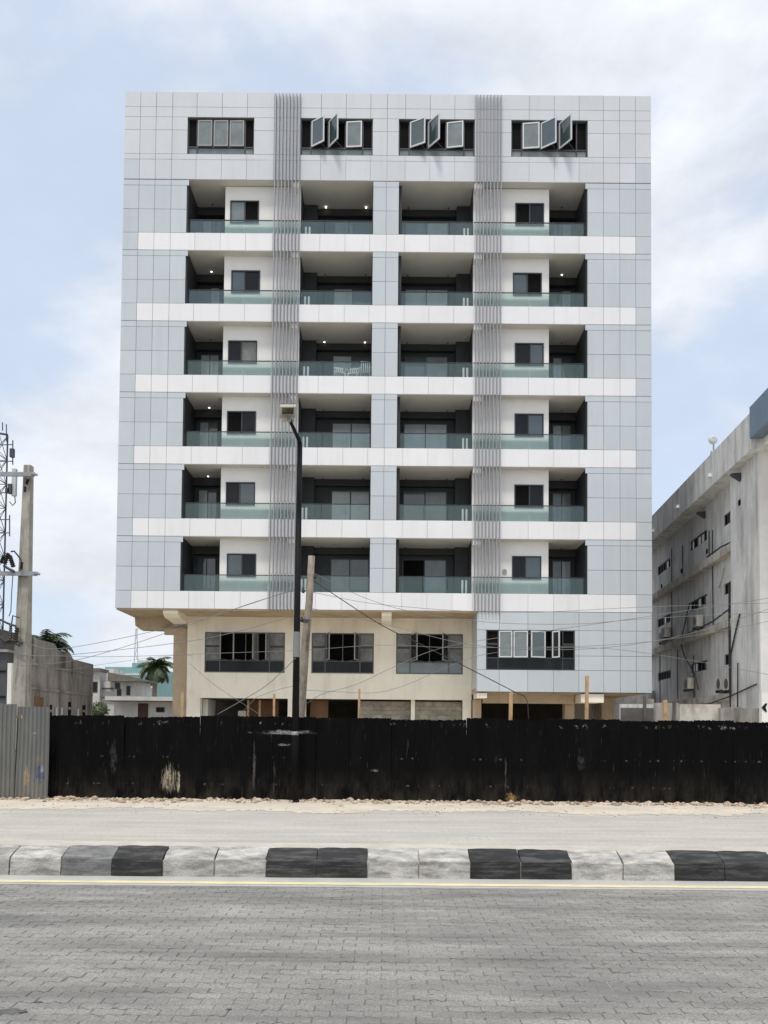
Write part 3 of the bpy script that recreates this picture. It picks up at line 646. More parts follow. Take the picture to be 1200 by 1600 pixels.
lower_window(*WL[0], wz0, wz1, YP-.02, [(.19, .16, 80, 'dusty_glass', False), (.35, .16, 78, 'dim_glass', False), (.51, .16, 74, 'dusty_glass', True), (.67, .14, 80, 'dusty_glass', True)], 'bronze_frame', .19, 'dim_glass')
lower_window(*WL[1], wz0, wz1, YP-.02, [(.23, .27, 76, 'dim_glass', False), (.50, .27, 76, 'dim_glass', True)], 'bronze_frame', .22, 'dim_glass')
lower_window(*WL[2], wz0, wz1, YP-.02, [(.21, .29, 72, 'dim_glass', False), (.50, .29, 68, 'dim_glass', True)], 'bronze_frame', .21, 'grey_glass')
lower_window(LW[0], LW[1], LW[2], LW[3], YF+.03, [(.135, .165, 6, 'grey_glass', False), (.30, .175, 10, 'grey_glass', False), (.485, .19, 14, 'sky_glass', True), (.74, .11, 45, 'dim_glass', False)], 'dark_frame', .135, 'dim_glass')
# plastered wall below the overhang
x0, x1 = -9.69, 4.29
cube('return_panel', 'silver_panel', B, 4.293, 4.314, YF+.045, YP+.3, 3.53, ZB-.02)
pw = MB(); yq = YP+.3; zb = 3.19
pw.box(x0, x1, YP, yq, wz1, ZB-.06); pw.box(x0, x1, YP, yq, zb, wz0)
e = [x0]+[v for wq in WL for v in wq]+[x1]
for i in range(0, len(e), 2): pw.box(e[i], e[i+1], YP, yq, wz0, wz1)
pw.build('plaster_wall', 'cream_plaster', B)
kc = YP/1250
for a, b in ((-9.69, -9.01), (-4.72, -3.85), (3.87, 4.285)):
    cube('column', 'cream_plaster', B, a+.003, b-.003, YP+.004, YP+.5, 0, zb+.02)
# right part, under the clad box
cube('first_floor_slab', 'raw_concrete_beam', B, 4.29, 12.0, YF+.31, 46, 3.45, 3.7)
cube('beam', 'raw_concrete_beam', B, 4.75, 9.1, 38.2, 38.6, 3.02, 3.45)
cube('beam_end', 'cream_plaster', B, 4.32, 4.78, YF+.1, 38.6, 3.22, 3.45)
cube('beam_end', 'cream_plaster', B, 9.15, 10.2, YF+.1, 38.7, 3.05, 3.44)
cube('column', 'raw_concrete_beam', B, 4.32, 4.70, 38.62, 39.1, 0, 3.2)
cube('column', 'raw_concrete_beam', B, 8.75, 9.2, 38.65, 39.2, 0, 3.43)
cube('column', 'raw_concrete_beam', B, 10.9, 11.5, 40, 40.6, 0, 3.43)
cube('infill_wall', 'stained_concrete', B, 9.21, 11.6, 40.7, 40.9, 0, 3.44)
# deep transverse beam and corner column on the left
pa, pb, pc, pd = at(211, 962, 39.6), at(212, 978, 39.6), at(220, 984, 39.6), at(294, 986, 39.6)
tb = MB(); tb.prism([(pa.x, ZB-.06), (pd.x, ZB-.06), (pd.x, pd.z), (pc.x, pc.z), (pb.x, pb.z)], 'y', 39.55, 40.1); tb.build('beam', 'raw_concrete_beam', B)
ca = at(272, 1000, 39.5).x
cube('column', 'raw_concrete_beam', B, ca, -9.70, 39.4, 40.2, 0, pd.z)
cube('beam_end', 'raw_concrete_beam', B, ca-.45, -9.70, 39.35, 39.54, pd.z-.22, pd.z+.1)
def corbel(xa, xb, dz):
    s = MB(); s.prism([(37.15, ZB-.06), (37.15, ZB-dz*.55), (37.5, ZB-dz), (YP, ZB-dz*1.25), (YP, ZB-.06)], 'x', xa, xb); s.build('beam_end', 'cream_plaster', B)
corbel(-10.35, -9.65, .36); corbel(-.15, .32, .42); corbel(-4.25, -3.95, .36)
# dark interior of the ground floor
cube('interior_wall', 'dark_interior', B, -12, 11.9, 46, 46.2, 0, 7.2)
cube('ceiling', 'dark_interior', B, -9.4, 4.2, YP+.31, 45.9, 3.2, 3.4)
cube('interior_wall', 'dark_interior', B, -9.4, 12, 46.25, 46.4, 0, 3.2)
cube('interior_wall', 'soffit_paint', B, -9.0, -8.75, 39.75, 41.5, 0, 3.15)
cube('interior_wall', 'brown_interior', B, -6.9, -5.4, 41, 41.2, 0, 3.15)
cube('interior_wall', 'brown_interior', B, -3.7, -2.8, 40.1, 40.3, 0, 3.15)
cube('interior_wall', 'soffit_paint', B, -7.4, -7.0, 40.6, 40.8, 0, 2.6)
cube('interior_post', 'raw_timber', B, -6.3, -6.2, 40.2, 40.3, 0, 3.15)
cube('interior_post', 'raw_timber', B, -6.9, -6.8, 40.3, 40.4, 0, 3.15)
# blockwork infill, upper courses laid block by block
for xa, xb, yy in ((-1.2, 1.32, 39.9), (1.54, 3.86, 39.75)):
    cube('block_wall', 'block_grey', B, xa, xb, yy+.01, yy+.2, 0, 3.12)
    for c in range(5):
        z = 3.12-.225*(c+1); x = xa-(.225 if c % 2 else 0)
        while x < xb-.02:
            a, b = max(x, xa), min(x+.45, xb)
            if b-a > .05: ubox('block', 'block_grey', B, a+.008, b-.008, yy-.02+random.uniform(-.006, .006), yy+.012, z+.008, z+.217)
            x += .45
cube('column', 'cream_plaster', B, 1.33, 1.53, 39.5, 39.74, 0, 3.18)
# louvre fins
for base in (-5.40, 4.13):
    for i in range(8):
        x = base+.03+i*.164
        ubox('fin', 'fin_metal', B, x-.023, x+.023, YF-.15, YF-.002, ZB-.08, ZT-.13)
# a small vent on the lowest white wall, right
MB().prism([(5.62+.11*math.cos(i*math.pi/6), 9.2+.11*math.sin(i*math.pi/6)) for i in range(12)], 'y', YW-.04, YW+.01).build('vent_cap', 'galvanised', B)

# white plastic chairs on a balcony
def chair(x, y, z, rz, label):
    t = thing('plastic_chair', (x, y, z), label, 'chair', 'white chairs on the balcony')
    M = Matrix.Translation((x, y, z)) @ Matrix.Rotation(rz, 4, 'Z')
    MB(M).box(-.23, .23, -.22, .22, .40, .43).build('seat', 'white_plastic', t)
    b = MB(M)
    for i in range(5): u = -.19+.095*i; b.prism([(.21, .43), (.24, .43), (.33, .86), (.30, .86)], 'x', u-.028, u+.028)
    b.prism([(.298, .83), (.338, .83), (.345, .89), (.305, .89)], 'x', -.23, .23); b.build('backrest', 'white_plastic', t)
    for sx in (-1, 1):
        for sy in (-1, 1):
            MB(M).tube([(sx*.2, sy*.19, .41), (sx*.25, sy*.24, 0)], [.028, .02], 6).build('leg', 'white_plastic', t)
        MB(M).box(sx*.25-.025, sx*.25+.025, -.2, .26, .62, .65).build('armrest', 'white_plastic', t)
zf = S[3]-.012
chair(-2.25, 37.75, zf, R(15), 'white plastic chair behind the balcony glass, leftmost of three')
chair(-1.62, 37.8, zf, R(-10), 'white plastic chair behind the balcony glass, middle of three')
chair(-1.05, 37.72, zf, R(185), 'white plastic chair behind the balcony glass, rightmost of three')

# ================================================================== HOARDING
def sheet_mesh(w_, h, amp, period, matname, seed):
    rr = random.Random(seed); n = int(w_/period)*4; V = []; F = []
    rows = 5
    ph = rr.uniform(0, 6)
    for j in range(rows):
        z = h*j/(rows-1)
        for i in range(n+1):
            x = -w_/2+w_*i/n
            yv = amp*(1, 1, -1, -1)[i % 4]+0.018*math.sin(x*3+ph+z*1.7)
            V.append((x, yv, z+(rr.uniform(-.012, .012) if j == rows-1 else 0)))
    for j in range(rows-1):
        for i in range(n): a = j*(n+1)+i; F.append((a, a+1, a+n+2, a+n+1))
    me = bpy.data.meshes.new('sheet'); me.from_pydata(V, [], F); me.materials.append(MATS[matname])
    o = me
    b = bmesh.new(); b.from_mesh(me); geom = bmesh.ops.solidify(b, geom=b.faces[:], thickness=.004); b.to_mesh(me); b.free()
    return me
YH = 18.7
H1 = thing('hoarding', (1.5, YH, 0), 'long black painted corrugated sheet hoarding in front of the apartment block', 'hoarding')
SM = [sheet_mesh(.92, 1.98, .0055, .082, 'hoarding_black', i) for i in range(4)]
x = -7.40; i = 0
while x < 12.5:
    o = bpy.data.objects.new('sheet', SM[i % 4])
    link(o, H1, (x, YH+(i % 2)*.022+random.uniform(-.012, .012), random.gauss(-.012, .013)), (random.gauss(0, .010), random.gauss(0, .007), random.gauss(0, .006)))
    x += .89; i += 1
for z in (.35, 1.0, 1.7):
    cube('rail', 'raw_timber', H1, -7.8, 12.9, YH+.08, YH+.13, z, z+.07)
x = -7.5
while x < 13: cube('post', 'raw_timber', H1, x-.04, x+.04, YH+.135, YH+.21, 0, 1.85); x += 2.4
H2 = thing('corrugated_fence', (-10, 18.35, 0), 'grey galvanised corrugated fence with rust patches left of the black hoarding', 'fence')
SG = [sheet_mesh(.80, 2.22, .016, .1, 'grey_sheet', 20+i) for i in range(3)]
x = -8.09; i = 0
while x > -14:
    o = bpy.data.objects.new('sheet', SG[i % 3]); tw = -.10 if i == 0 else 0
    link(o, H2, (x, 18.4-(.02*(i % 2)), 0.0 if i else -.06), (random.gauss(0, .01), random.gauss(0, .008), tw))
    x -= .77; i += 1
for z in (.4, 1.1, 1.9): cube('rail', 'raw_timber', H2, -14, -7.85, 18.47, 18.52, z, z+.06)
def flake(parent, name, m, px, py, rx, ry, Y, seed):
    rr = random.Random(seed); c = at(px, py, Y); n = 14
    pl = [(c.x+rx*math.cos(2*math.pi*k/n)*rr.uniform(.6, 1.1), c.z+ry*math.sin(2*math.pi*k/n)*rr.uniform(.6, 1.1)) for k in range(n)]
    MB().prism(pl, 'y', Y, Y+.004).build(name, m, parent)
# timber props standing behind the hoarding
for px, py, Y, lab, th in ((286, 1082, 19.3, 'short pale timber stake above the hoarding beside the corner column', .07), (428, 1084, 19.3, 'thin dark timber stake above the hoarding left of the street lamp', .05),
                       (560, 1076, 19.3, 'thin timber stake rising before the block infill wall', .05), (797, 1082, 19.3, 'pale timber stake before the dark open garage bay', .08),
                       (916, 1056, 19.3, 'tall tan timber stake reaching above the silver panel edge', .075), (1040, 1094, 19.3, 'tan timber stake before the neighbouring weathered building', .085)):
    p = at(px, py, Y); q = at(px, 1150, Y)
    s = MB(); s.obox(Matrix.Translation(((p.x+q.x)/2, Y, p.z/2)) @ Matrix.Rotation(random.uniform(-.02, .02), 4, 'Y'), th/2, th/2, p.z/2)
    tag(s.build('timber_stake', 'raw_timber'), lab, 'stake', 'stakes behind the hoarding')

# ================================================================== POLES, LAMP, WIRES
def lamp():
    Y = 18.3; b0 = at(459, 1250, Y); tp = at(468.5, 692, Y)
    t = thing('street_lamp', (b0.x, Y, 0.0), 'tall black street lamp post with tilted solar lamp head before the building', 'street lamp')
    base = Vector((b0.x+.01, Y, .03)); top = Vector((tp.x, Y, tp.z))
    f0 = 1.62/top.z; MB().tube([base.lerp(top, f0), base.lerp(top, .5), top], [.082, .075, .062], 12).build('post', 'black_metal', t, True)
    MB().tube([base, base.lerp(top, f0)], [.085, .082], 12).build('painted_foot', 'hoarding_black', t, True)
    MB().tube([base, base+Vector((0, 0, .05))], .12, 12).build('base_plate', 'hoarding_black', t)
    MB().tube([base.lerp(top, .40), base.lerp(top, .47)], .083, 12).build('bracket_band', 'cable_grey', t)
    e = at(452, 655, 17.6)
    MB().tube([top-Vector((0, 0, .03)), top.lerp(e, .12)+Vector((0, 0, .02)), e], [.05, .045, .035], 10).build('arm', 'black_metal', t, True)
    # integrated solar head: flat casing, panel on top, recessed lens below
    M = Matrix.Translation(e+Vector((-.03, -.05, .12))) @ Matrix.Rotation(R(8), 4, 'Z') @ Matrix.Rotation(R(-14), 4, 'X') @ Matrix.Rotation(R(-5), 4, 'Y') @ Matrix.Diagonal((.92, .62, 1, 1))
    h = MB(M); h.box(-.19, .19, -.42, .30, 0, .035); h.box(-.19, .19, -.42, -.37, -.03, 0); h.box(-.19, .19, .03, .08, -.03, 0); h.box(-.19, -.14, -.37, .03, -.03, 0); h.box(.14, .19, -.37, .03, -.03, 0)
    h.build('head', 'lamp_shell', t)
    MB(M).box(-.14, .14, -.37, .03, -.012, -.002).build('lens', 'lamp_lens', t)
    MB(M).box(-.15, .15, .10, .32, -.09, -.002).build('battery_box', 'lamp_shell', t)
    MB(M).box(-.18, .18, -.41, .29, .037, .05).build('solar_panel', 'dim_glass', t)
    MB().tube([e-Vector((0, 0, .05)), e+Vector((-.02, .02, .09))], .042, 10).build('socket', 'galvanised', t)
lamp()
def lean_pole():
    Y = 19.6; b = at(468, 1200, Y); m = at(474, 1050, Y); tp = at(487, 869, Y)
    t = thing('utility_pole', (b.x, Y, 0), 'leaning weathered timber pole carrying wires beside the street lamp', 'utility pole')
    d = (tp-m); g = m-d*(m.z/d.z)
    pts = [g, g.lerp(m, .6), m, m.lerp(tp, .3), m.lerp(tp, .6)+Vector((.02, 0, 0)), tp]
    MB().tube(pts, [.115, .115, .11, .10, .09, .085], 10).build('shaft', 'pole_timber', t, True)
    for f, dx in ((.82, .13), (.70, -.14), (.45, -.13)):
        c = m.lerp(tp, f)
        MB().tube([c+Vector((dx, -.05, -.07)), c+Vector((dx, -.05, -.02)), c+Vector((dx, -.05, .02)), c+Vector((dx, -.05, .07))], [.02, .045, .03, .02], 8).build('insulator', 'ceramic_dark', t)
        MB().tube([c, c+Vector((dx, -.05, 0))], .015, 6).build('pin', 'galvanised', t)
    MB().tube([m.lerp(tp, .42)+Vector((-.01, 0, 0)), m.lerp(tp, .45)], .105, 10).build('strap', 'steel_dark', t)
lean_pole()
def concrete_pole():
    Y = 21.5; b = at(33, 1105, Y); tp = at(45, 728, Y); d = tp-b; g = b-d*(b.z/d.z)
    t = thing('utility_pole', (g.x, Y, 0), 'square concrete pole with two steel crossarms above the grey fence', 'utility pole')
    M1 = Matrix.Translation(g)
    sh = MB(); V = []
    for p, hw in ((g, .21), (tp, .095)):
        V += [(p.x-hw, Y-hw, p.z), (p.x+hw, Y-hw, p.z), (p.x+hw, Y+hw, p.z), (p.x-hw, Y+hw, p.z)]
    sh.add(V, [(0, 3, 2, 1), (4, 5, 6, 7), (0, 1, 5, 4), (1, 2, 6, 5), (2, 3, 7, 6), (3, 0, 4, 7)]); sh.build('shaft', 'pole_concrete', t)
    for py, xr in ((742, 55), (897, 59)):
        p = at(xr, py, Y-.2); s = MB(); s.box(p.x-3.4, p.x, Y-.27, Y-.21, p.z-.055, p.z+.055); s.box(p.x-3.4, p.x, Y-.21, Y-.14, p.z+.03, p.z+.055); s.build('crossarm', 'galvanised', t)
        MB().tube([(p.x-.06, Y-.29, p.z), (p.x+.06, Y-.2, p.z)], .035, 8).build('end_bolt', 'galvanised', t)
    def ins(px, py, px2, py2, r):
        a, c = at(px, py, Y-.3), at(px2, py2, Y-.3); n = 6; pts = []; rr = []
        for i in range(n*2+1): pts.append(a.lerp(c, i/(n*2))); rr.append(r if i % 2 else r*.55)
        MB().tube(pts, rr, 8).build('insulator', 'ceramic_dark', t)
    ins(44, 748, 41, 757, .055); ins(39, 760, 39, 769, .04); ins(13, 864, 7, 882, .07); ins(15, 868, 21, 886, .07); ins(34, 878, 33, 890, .05); ins(6, 868, 1, 880, .06)
    MB().tube([at(a, b_, Y-.3) for a, b_ in ((17, 862), (22, 861), (28, 868), (33, 876), (34, 882))], .022, 6).build('jumper', 'cable_black', t)
    MB().tube([at(a, b_, Y-.3) for a, b_ in ((6, 884), (14, 889), (22, 893))], .04, 6).build('fuse_bar', 'steel_dark', t)
    MB().tube([at(a, b_, Y-.3) for a, b_ in ((20, 899), (18, 930), (17, 955), (14, 963))], .012, 6).build('jumper', 'cable_black', t)
    MB().tube([at(a, b_, Y-.3) for a, b_ in ((30, 965), (20, 962), (18, 975))], .02, 6).build('jumper', 'cable_black', t)
    ins(17, 976, 16, 998, .05); ins(27, 980, 24, 1003, .07)
    MB().tube([at(a, b_, Y-.3) for a, b_ in ((0, 968), (12, 974), (24, 978), (28, 984))], .03, 6).build('jumper', 'cable_black', t)
    p = at(0, 1006, Y-.25); q = at(36, 1004, Y-.25); MB().tube([p-Vector((2, 0, 0)), p, q], .03, 6).build('brace_bar', 'steel_dark', t)
    MB().tube([at(a, b_, Y-.3) for a, b_ in ((0, 995), (8, 1003), (18, 1000), (30, 1008))], .045, 6).build('cable_bundle', 'cable_black', t)
concrete_pole()
def wire(name_lab, pts, r=.011, m='cable_black', sag=.0, Y=19.4):
    P = []
    pts = [at(p[0], p[1], p[2] if len(p) > 2 else Y) for p in pts]
    # Catmull-Rom through the surveyed points
    Q = [pts[0]*2-pts[1]]+pts+[pts[-1]*2-pts[-2]]
    for i in range(1, len(Q)-2):
        for j in range(8):
            t = j/8; a, b, c, d = Q[i-1:i+3]
            P.append(.5*((2*b)+(c-a)*t+(2*a-5*b+4*c-d)*t*t+(3*b-a-3*c+d)*t**3))
    P.append(pts[-1])
    tag(MB().tube(P, r*.68, 5).build('overhead_wire', m, smooth=True), name_lab, 'wire', 'overhead wires')
wire('wire rising from the concrete pole to the leaning timber pole, uppermost on the left', [(36, 1004, 21.3), (100, 1013, 20.8), (272, 979, 20.2), (378, 948, 19.8), (484, 912, 19.6)], .010, 'cable_grey')
wire('wire from low on the concrete pole rising steeply to the leaning timber pole', [(33, 1040, 21.3), (110, 1033, 20.8), (190, 1012, 20.4), (300, 975, 20), (400, 940, 19.8), (484, 916, 19.6)], .010, 'cable_grey')
wire('wire crossing the corner column and first window towards the street lamp', [(33, 1025, 21.3), (120, 1022, 20.8), (319, 998, 20), (459, 962, 19.6), (482, 955, 19.6)], .010, 'cable_grey')
wire('nearly level wire across the three first floor windows', [(33, 1024, 21.3), (180, 1026, 20.6), (330, 1021, 20), (470, 1016, 19.6), (600, 1008, 19.5), (740, 1012, 19.6), (1020, 1002, 19.8), (1330, 945, 20)], .008, 'cable_grey')
wire('slack wire dropping from the street lamp across the plaster towards the left', [(462, 1028, 18.2), (440, 1050, 18.6), (415, 1072, 19), (384, 1091, 19.3), (340, 1116, 19.4)], .013, 'cable_grey')
wire('thin second slack wire below the first window near the street lamp', [(470, 1070, 19.5), (440, 1076, 19.4), (410, 1086, 19.4), (398, 1092, 19.4), (372, 1120, 19.4)], .008, 'cable_grey')
wire('loose wire sagging from the corner column towards the ground floor opening', [(296, 1036, 19.4), (330, 1066, 19.4), (362, 1088, 19.4), (410, 1119, 19.4)], .008, 'cable_grey')
wire('thick dark cable slanting from the timber pole down to the silver panel edge', [(486, 905, 19.6), (590, 973, 19.6), (650, 1003, 19.6), (726, 1041, 19.6), (800, 1079, 19.5), (822, 1092, 19.5), (826, 1125, 19.5)], .017)
wire('wire looping from the timber pole below the middle window up to the right', [(478, 1100, 19.6), (500, 1086, 19.5), (519, 1080, 19.5), (560, 1068, 19.5), (620, 1040, 19.5), (700, 1010, 19.6), (860, 985, 19.8), (1020, 962, 20), (1330, 915, 20)], .009, 'cable_grey')
wire('sagging wire under the middle and third windows of the plaster wall', [(474, 1078, 19.6), (530, 1081, 19.5), (590, 1082, 19.5), (640, 1068, 19.5), (690, 1046, 19.5), (760, 1022, 19.6), (880, 1012, 19.7), (1020, 1022, 19.8), (1330, 1078, 20)], .008, 'cable_grey')
wire('wire from the timber pole top crossing the white band to the right', [(486, 893, 19.6), (560, 930, 19.6), (640, 955, 19.6), (760, 972, 19.7), (900, 975, 19.8), (1020, 966, 20), (1330, 950, 20)], .009, 'cable_grey')
wire('upper level wire above the clad first floor reaching the weathered building', [(486, 925, 19.6), (600, 945, 19.6), (800, 957, 19.8), (1020, 948, 20), (1330, 938, 20)], .008, 'cable_grey')
wire('wire crossing the right first floor window and rising to the right edge', [(484, 950, 19.6), (600, 975, 19.6), (740, 1008, 19.6), (890, 1015, 19.8), (1020, 1002, 20), (1140, 972, 20), (1330, 905, 20)], .009, 'cable_grey')
wire('slack wire hanging from crossarm pole over the grey fence', [(40, 1010, 21.2), (60, 1040, 21), (110, 1046, 21), (160, 1038, 20.8), (250, 1026, 20.6), (300, 1024, 20)], .006, 'cable_grey')

def lattice_tower():
    Y0 = 46.0; Wd = 1.3; p = at(11, 720, Y0+Wd); X1 = p.x; Ht = at(10, 668, Y0).z
    t = thing('lattice_tower', (X1-Wd/2, Y0+Wd/2, 0), 'dark steel lattice telecom mast with antennas at the left edge', 'mast')
    C = [(X1, Y0), (X1-Wd, Y0), (X1-Wd, Y0+Wd), (X1, Y0+Wd)]
    for c in C: MB().tube([(c[0], c[1], 0), (c[0], c[1], Ht)], .05, 6).build('leg', 'steel_dark', t)
    br = MB(); z = 0.2; st = 1.45; k = 0
    while z < Ht-st:
        for a, b in zip(C, C[1:]+C[:1]):
            br.tube([(a[0], a[1], z), (b[0], b[1], z)], .025, 4)
            br.tube([(a[0], a[1], z), ((a[0]+b[0])/2, (a[1]+b[1])/2, z+st/2), (b[0], b[1], z)], .022, 4)
            br.tube([(a[0], a[1], z+st), ((a[0]+b[0])/2, (a[1]+b[1])/2, z+st/2), (b[0], b[1], z+st)], .022, 4)
        z += st
    br.build('bracing', 'steel_dark', t)
    def bracket(pz, dx): MB().tube([(X1, Y0, pz), (X1+dx, Y0-.1, pz)], .03, 5).build('bracket', 'steel_dark', t)
    for (px, ya, yb, m, r) in ((23, 733, 775, 'antenna_grey', .12), (20, 688, 726, 'steel_dark', .035), (15, 805, 838, 'steel_dark', .035)):
        a, b = at(px, ya, Y0-.1), at(px, yb, Y0-.1)
        if r > .1: cube('panel_antenna', m, t, a.x-r, a.x+r, Y0-.2, Y0, b.z, a.z)
        else: MB().tube([a, b], r, 6).build('antenna_mount', m, t)
        bracket(a.z-.25, a.x-X1); bracket(b.z+.2, a.x-X1)
    for px, ya, yb in ((20, 702, 715), (17, 757, 772), (13, 764, 771)):
        a, b = at(px, ya, Y0-.15), at(px, yb, Y0-.15); cube('radio_unit', 'steel_dark', t, a.x-.11, a.x+.11, Y0-.32, Y0-.1, b.z, a.z)
    for px, ya, yb in ((4, 660, 673), (10, 663, 690)):
        a, b = at(px, ya, Y0), at(px, yb, Y0); MB().tube([a, b], .03, 5).build('whip', 'steel_dark', t)
    a = at(0, 676, Y0); MB().tube([a+Vector((-1, 0, .1)), a+Vector((.45, 0, -.12))], .06, 6).build('top_bar', 'steel_dark', t)
    MB().tube([at(23, 774, Y0-.1), at(24, 785, Y0-.1), at(20, 790, Y0-.1), at(15, 784, Y0-.1)], .03, 6).build('feeder_cable', 'cable_black', t)
lattice_tower()

# ================================================================== RIGHT NEIGHBOUR
def right_building():
    O = Vector((14.53, 30.9, 0)); M = Matrix.Translation(O) @ Matrix.Rotation(-math.atan(.08), 4, 'Z')
    t = thing('concrete_building', (14.53, 30.9, 0), 'weathered grey four storey building with strip windows right of the apartment block', 'building')
    def part(name, m, *boxes):
        s = MB(M)
        for b in boxes: s.box(*b)
        return s.build(name, m, t)
    wins = [(2.35, 5.0), (7.35, 10.05), (13.7, 16.4)]; wz = [(10.98, 11.5), (7.88, 8.38), (4.72, 5.2)]
    # main wall with window openings
    boxes = []; Z = [0]+[z for p in reversed(wz) for z in p]+[12.65]
    for i in range(0, len(Z), 2): boxes.append((.35, .7, 3.1, 24, Z[i], Z[i+1]))
    U = [3.1]+[u for w_ in wins for u in w_ if u > 3.1]
    U = [3.1, 3.1]+[5.0, 7.35, 10.05, 13.7, 16.4, 24]
    for za, zb_ in wz:
        for i in range(2, len(U), 2): boxes.append((.351, .7, U[i], U[i+1], za, zb_))
    part('side_wall', 'weathered_render', *boxes)
    part('core', 'void_black', (.9, 1.0, 3.2, 24, 0, 12))
    part('stair_wall', 'weathered_render', (0, 3, .06, 3.1, 0, 12.65))
    part('front_wall', 'clean_render', (-.01, 14, -.12, .055, 0, 12.65))
    part('parapet', 'weathered_render', (-.42, .35, -.415, 24.2, 12.65, 14.1))
    part('roof', 'ledge_render', (.36, 14, .1, 24.2, 12.66, 13.2))
    part('fascia', 'blue_cladding', (-.47, 14, -3.2, -.42, 13.05, 14.28))
    part('eaves_soffit', 'clean_render', (.01, 14, -3.1, -.125, 12.8, 13.04))
    for za, zb_ in ((9.5, 9.85), (6.3, 6.62), (3.1, 3.4)): part('ledge', 'ledge_render', (0.02, .345, 3.102, 24, za, zb_))
    for za, zb_ in wz:
        for a, b in wins:
            a = max(a, 3.12); f = MB(M); e = .05
            f.box(.40, .46, a, b, za, za+e); f.box(.40, .46, a, b, zb_-e, zb_)
            n = 5
            for i in range(n+1): u = a+(b-a)*i/n; f.box(.405, .455, max(a, u-.03), min(b, u+.03), za+e, zb_-e)
            wn = f.build('window', 'steel_dark', t)
            for i in range(n):
                u0 = a+(b-a)*i/n; u1 = a+(b-a)*(i+1)/n
                MB(M).box(.425, .435, u0+.03, u1-.03, za+e, zb_-e).build('pane', random.choice(['dim_glass', 'void_black', 'void_black']), wn)
    # holes, wall lamps, brackets
    for u, z, v in ((2.0, 11.25, -.001), (7.3, 10.4, .349), (11.5, 10.3, .349), (15.5, 10.2, .349)): part('vent_hole', 'void_black', (v-.03, v+.1, u-.1, u+.1, z-.11, z+.11))
    for u, z, v in ((1.9, 12.35, 0), (7.6, 12.3, .35)):
        s = MB(M); s.prism([(v, z+.10), (v-.40, z+.08), (v-.39, z+.02), (v, z-.24)], 'y', u-.10, u+.10); s.build('flood_lamp', 'steel_dark', t)
    for u in (4.3, 9.3, 14.2):
        s = MB(M); s.box(-.56, -.425, u-.11, u+.11, 13.05, 13.2); s.build('spot_lamp', 'white_plastic', t)
    # roof stalk with small dish
    c = M @ Vector((-.2, 4.6, 14.1)); MB().tube([c, c+Vector((0, 0, .55))], .035, 6).build('mast', 'galvanised', t)
    MB().tube([c+Vector((-.02, .05, .75)), c+Vector((-.02, 0, .75)), c+Vector((-.02, -.06, .75))], [.2, .2, .12], 12).build('dish', 'antenna_grey', t)
    MB(M).box(-.32, -.08, 4.45, 4.7, 14.1, 14.32).build('junction_box', 'antenna_grey', t)
    # pipes down the wall
    def pipe(pts, r=.022, m='cable_black'): MB(M).tube([(v, u, z) for u, v, z in pts], r, 6).build('pipe', m, t)
    for u, z0, z1 in ((6.4, 6.7, 11.2), (6.9, 9.9, 11.3), (11.2, 9.9, 11.6), (13.3, 6.7, 11.9), (4.1, 3.4, 8.0), (9.4, 3.4, 5.6), (3.3, 2.5, 7.0), (12.2, 3.5, 6.2), (15.8, 3.4, 6.3), (10.3, 6.65, 7.7)):
        pipe([(u, .31, z1), (u+.03, .31, (z0+z1)/2), (u-.02, .31, z0)])
    pipe([(3.3, .30, 10.0), (4.6, .1, 10.0), (6.2, .0, 9.9)], .035); pipe([(3.2, -.03, 7.0), (5.5, -.03, 6.75), (9, -.03, 6.68), (14, -.03, 6.66)], .04)
    pipe([(9.8, .25, 8.3), (10.6, .2, 7.2), (10.9, .1, 6.4), (10.2, .1, 5.6), (8.8, .2, 4.6), (8.3, .2, 3.8)], .03)
    pipe([(1.9, -.06, 6.6), (2.5, -.06, 5.8), (3.0, -.06, 5.0), (3.05, -.06, 3.2)], .035); pipe([(2.2, -.05, 4.6), (2.3, -.05, 2.0)], .025)
    pipe([(3.15, -.05, 8.0), (3.3, -.02, 6.8), (3.2, -.05, 4.6), (3.1, -.05, 2.4)], .03)
    pipe([(0.2, -.06, 3.6), (3, -.1, 3.25), (6, -.1, 3.0), (10, -.1, 2.9), (15, -.1, 2.9)], .03)
    pipe([(4.9, .3, 9.1), (5.2, .28, 8.6), (5.6, .3, 8.35)], .04, 'antenna_grey')
    # air conditioners on brackets
    def ac(u, z, v=.3):
        f = part('air_conditioner', 'ledge_render', (v-.34, v-.02, u, u+.8, z, z+.55)); c = M @ Vector((v-.345, u+.4, z+.27))
        s = MB(M); s.tube([(v-.36, u+.33, z+.27), (v-.341, u+.33, z+.27)], .22, 14); s.build('fan_grille', 'steel_dark', f)
        s = MB(M); s.box(v-.35, v, u+.08, u+.12, z-.12, z-.002); s.box(v-.35, v, u+.68, u+.72, z-.12, z-.002); s.build('bracket', 'steel_dark', f)
    for u, z in ((7.7, 6.85), (13.4, 7.0), (13.9, 6.8), (9.2, 3.9), (3.3, 3.55), (4.3, 3.6), (12.5, 2.6), (2.0, 2.2)): ac(u, z, .3 if u > 3.1 else -.05)
right_building()
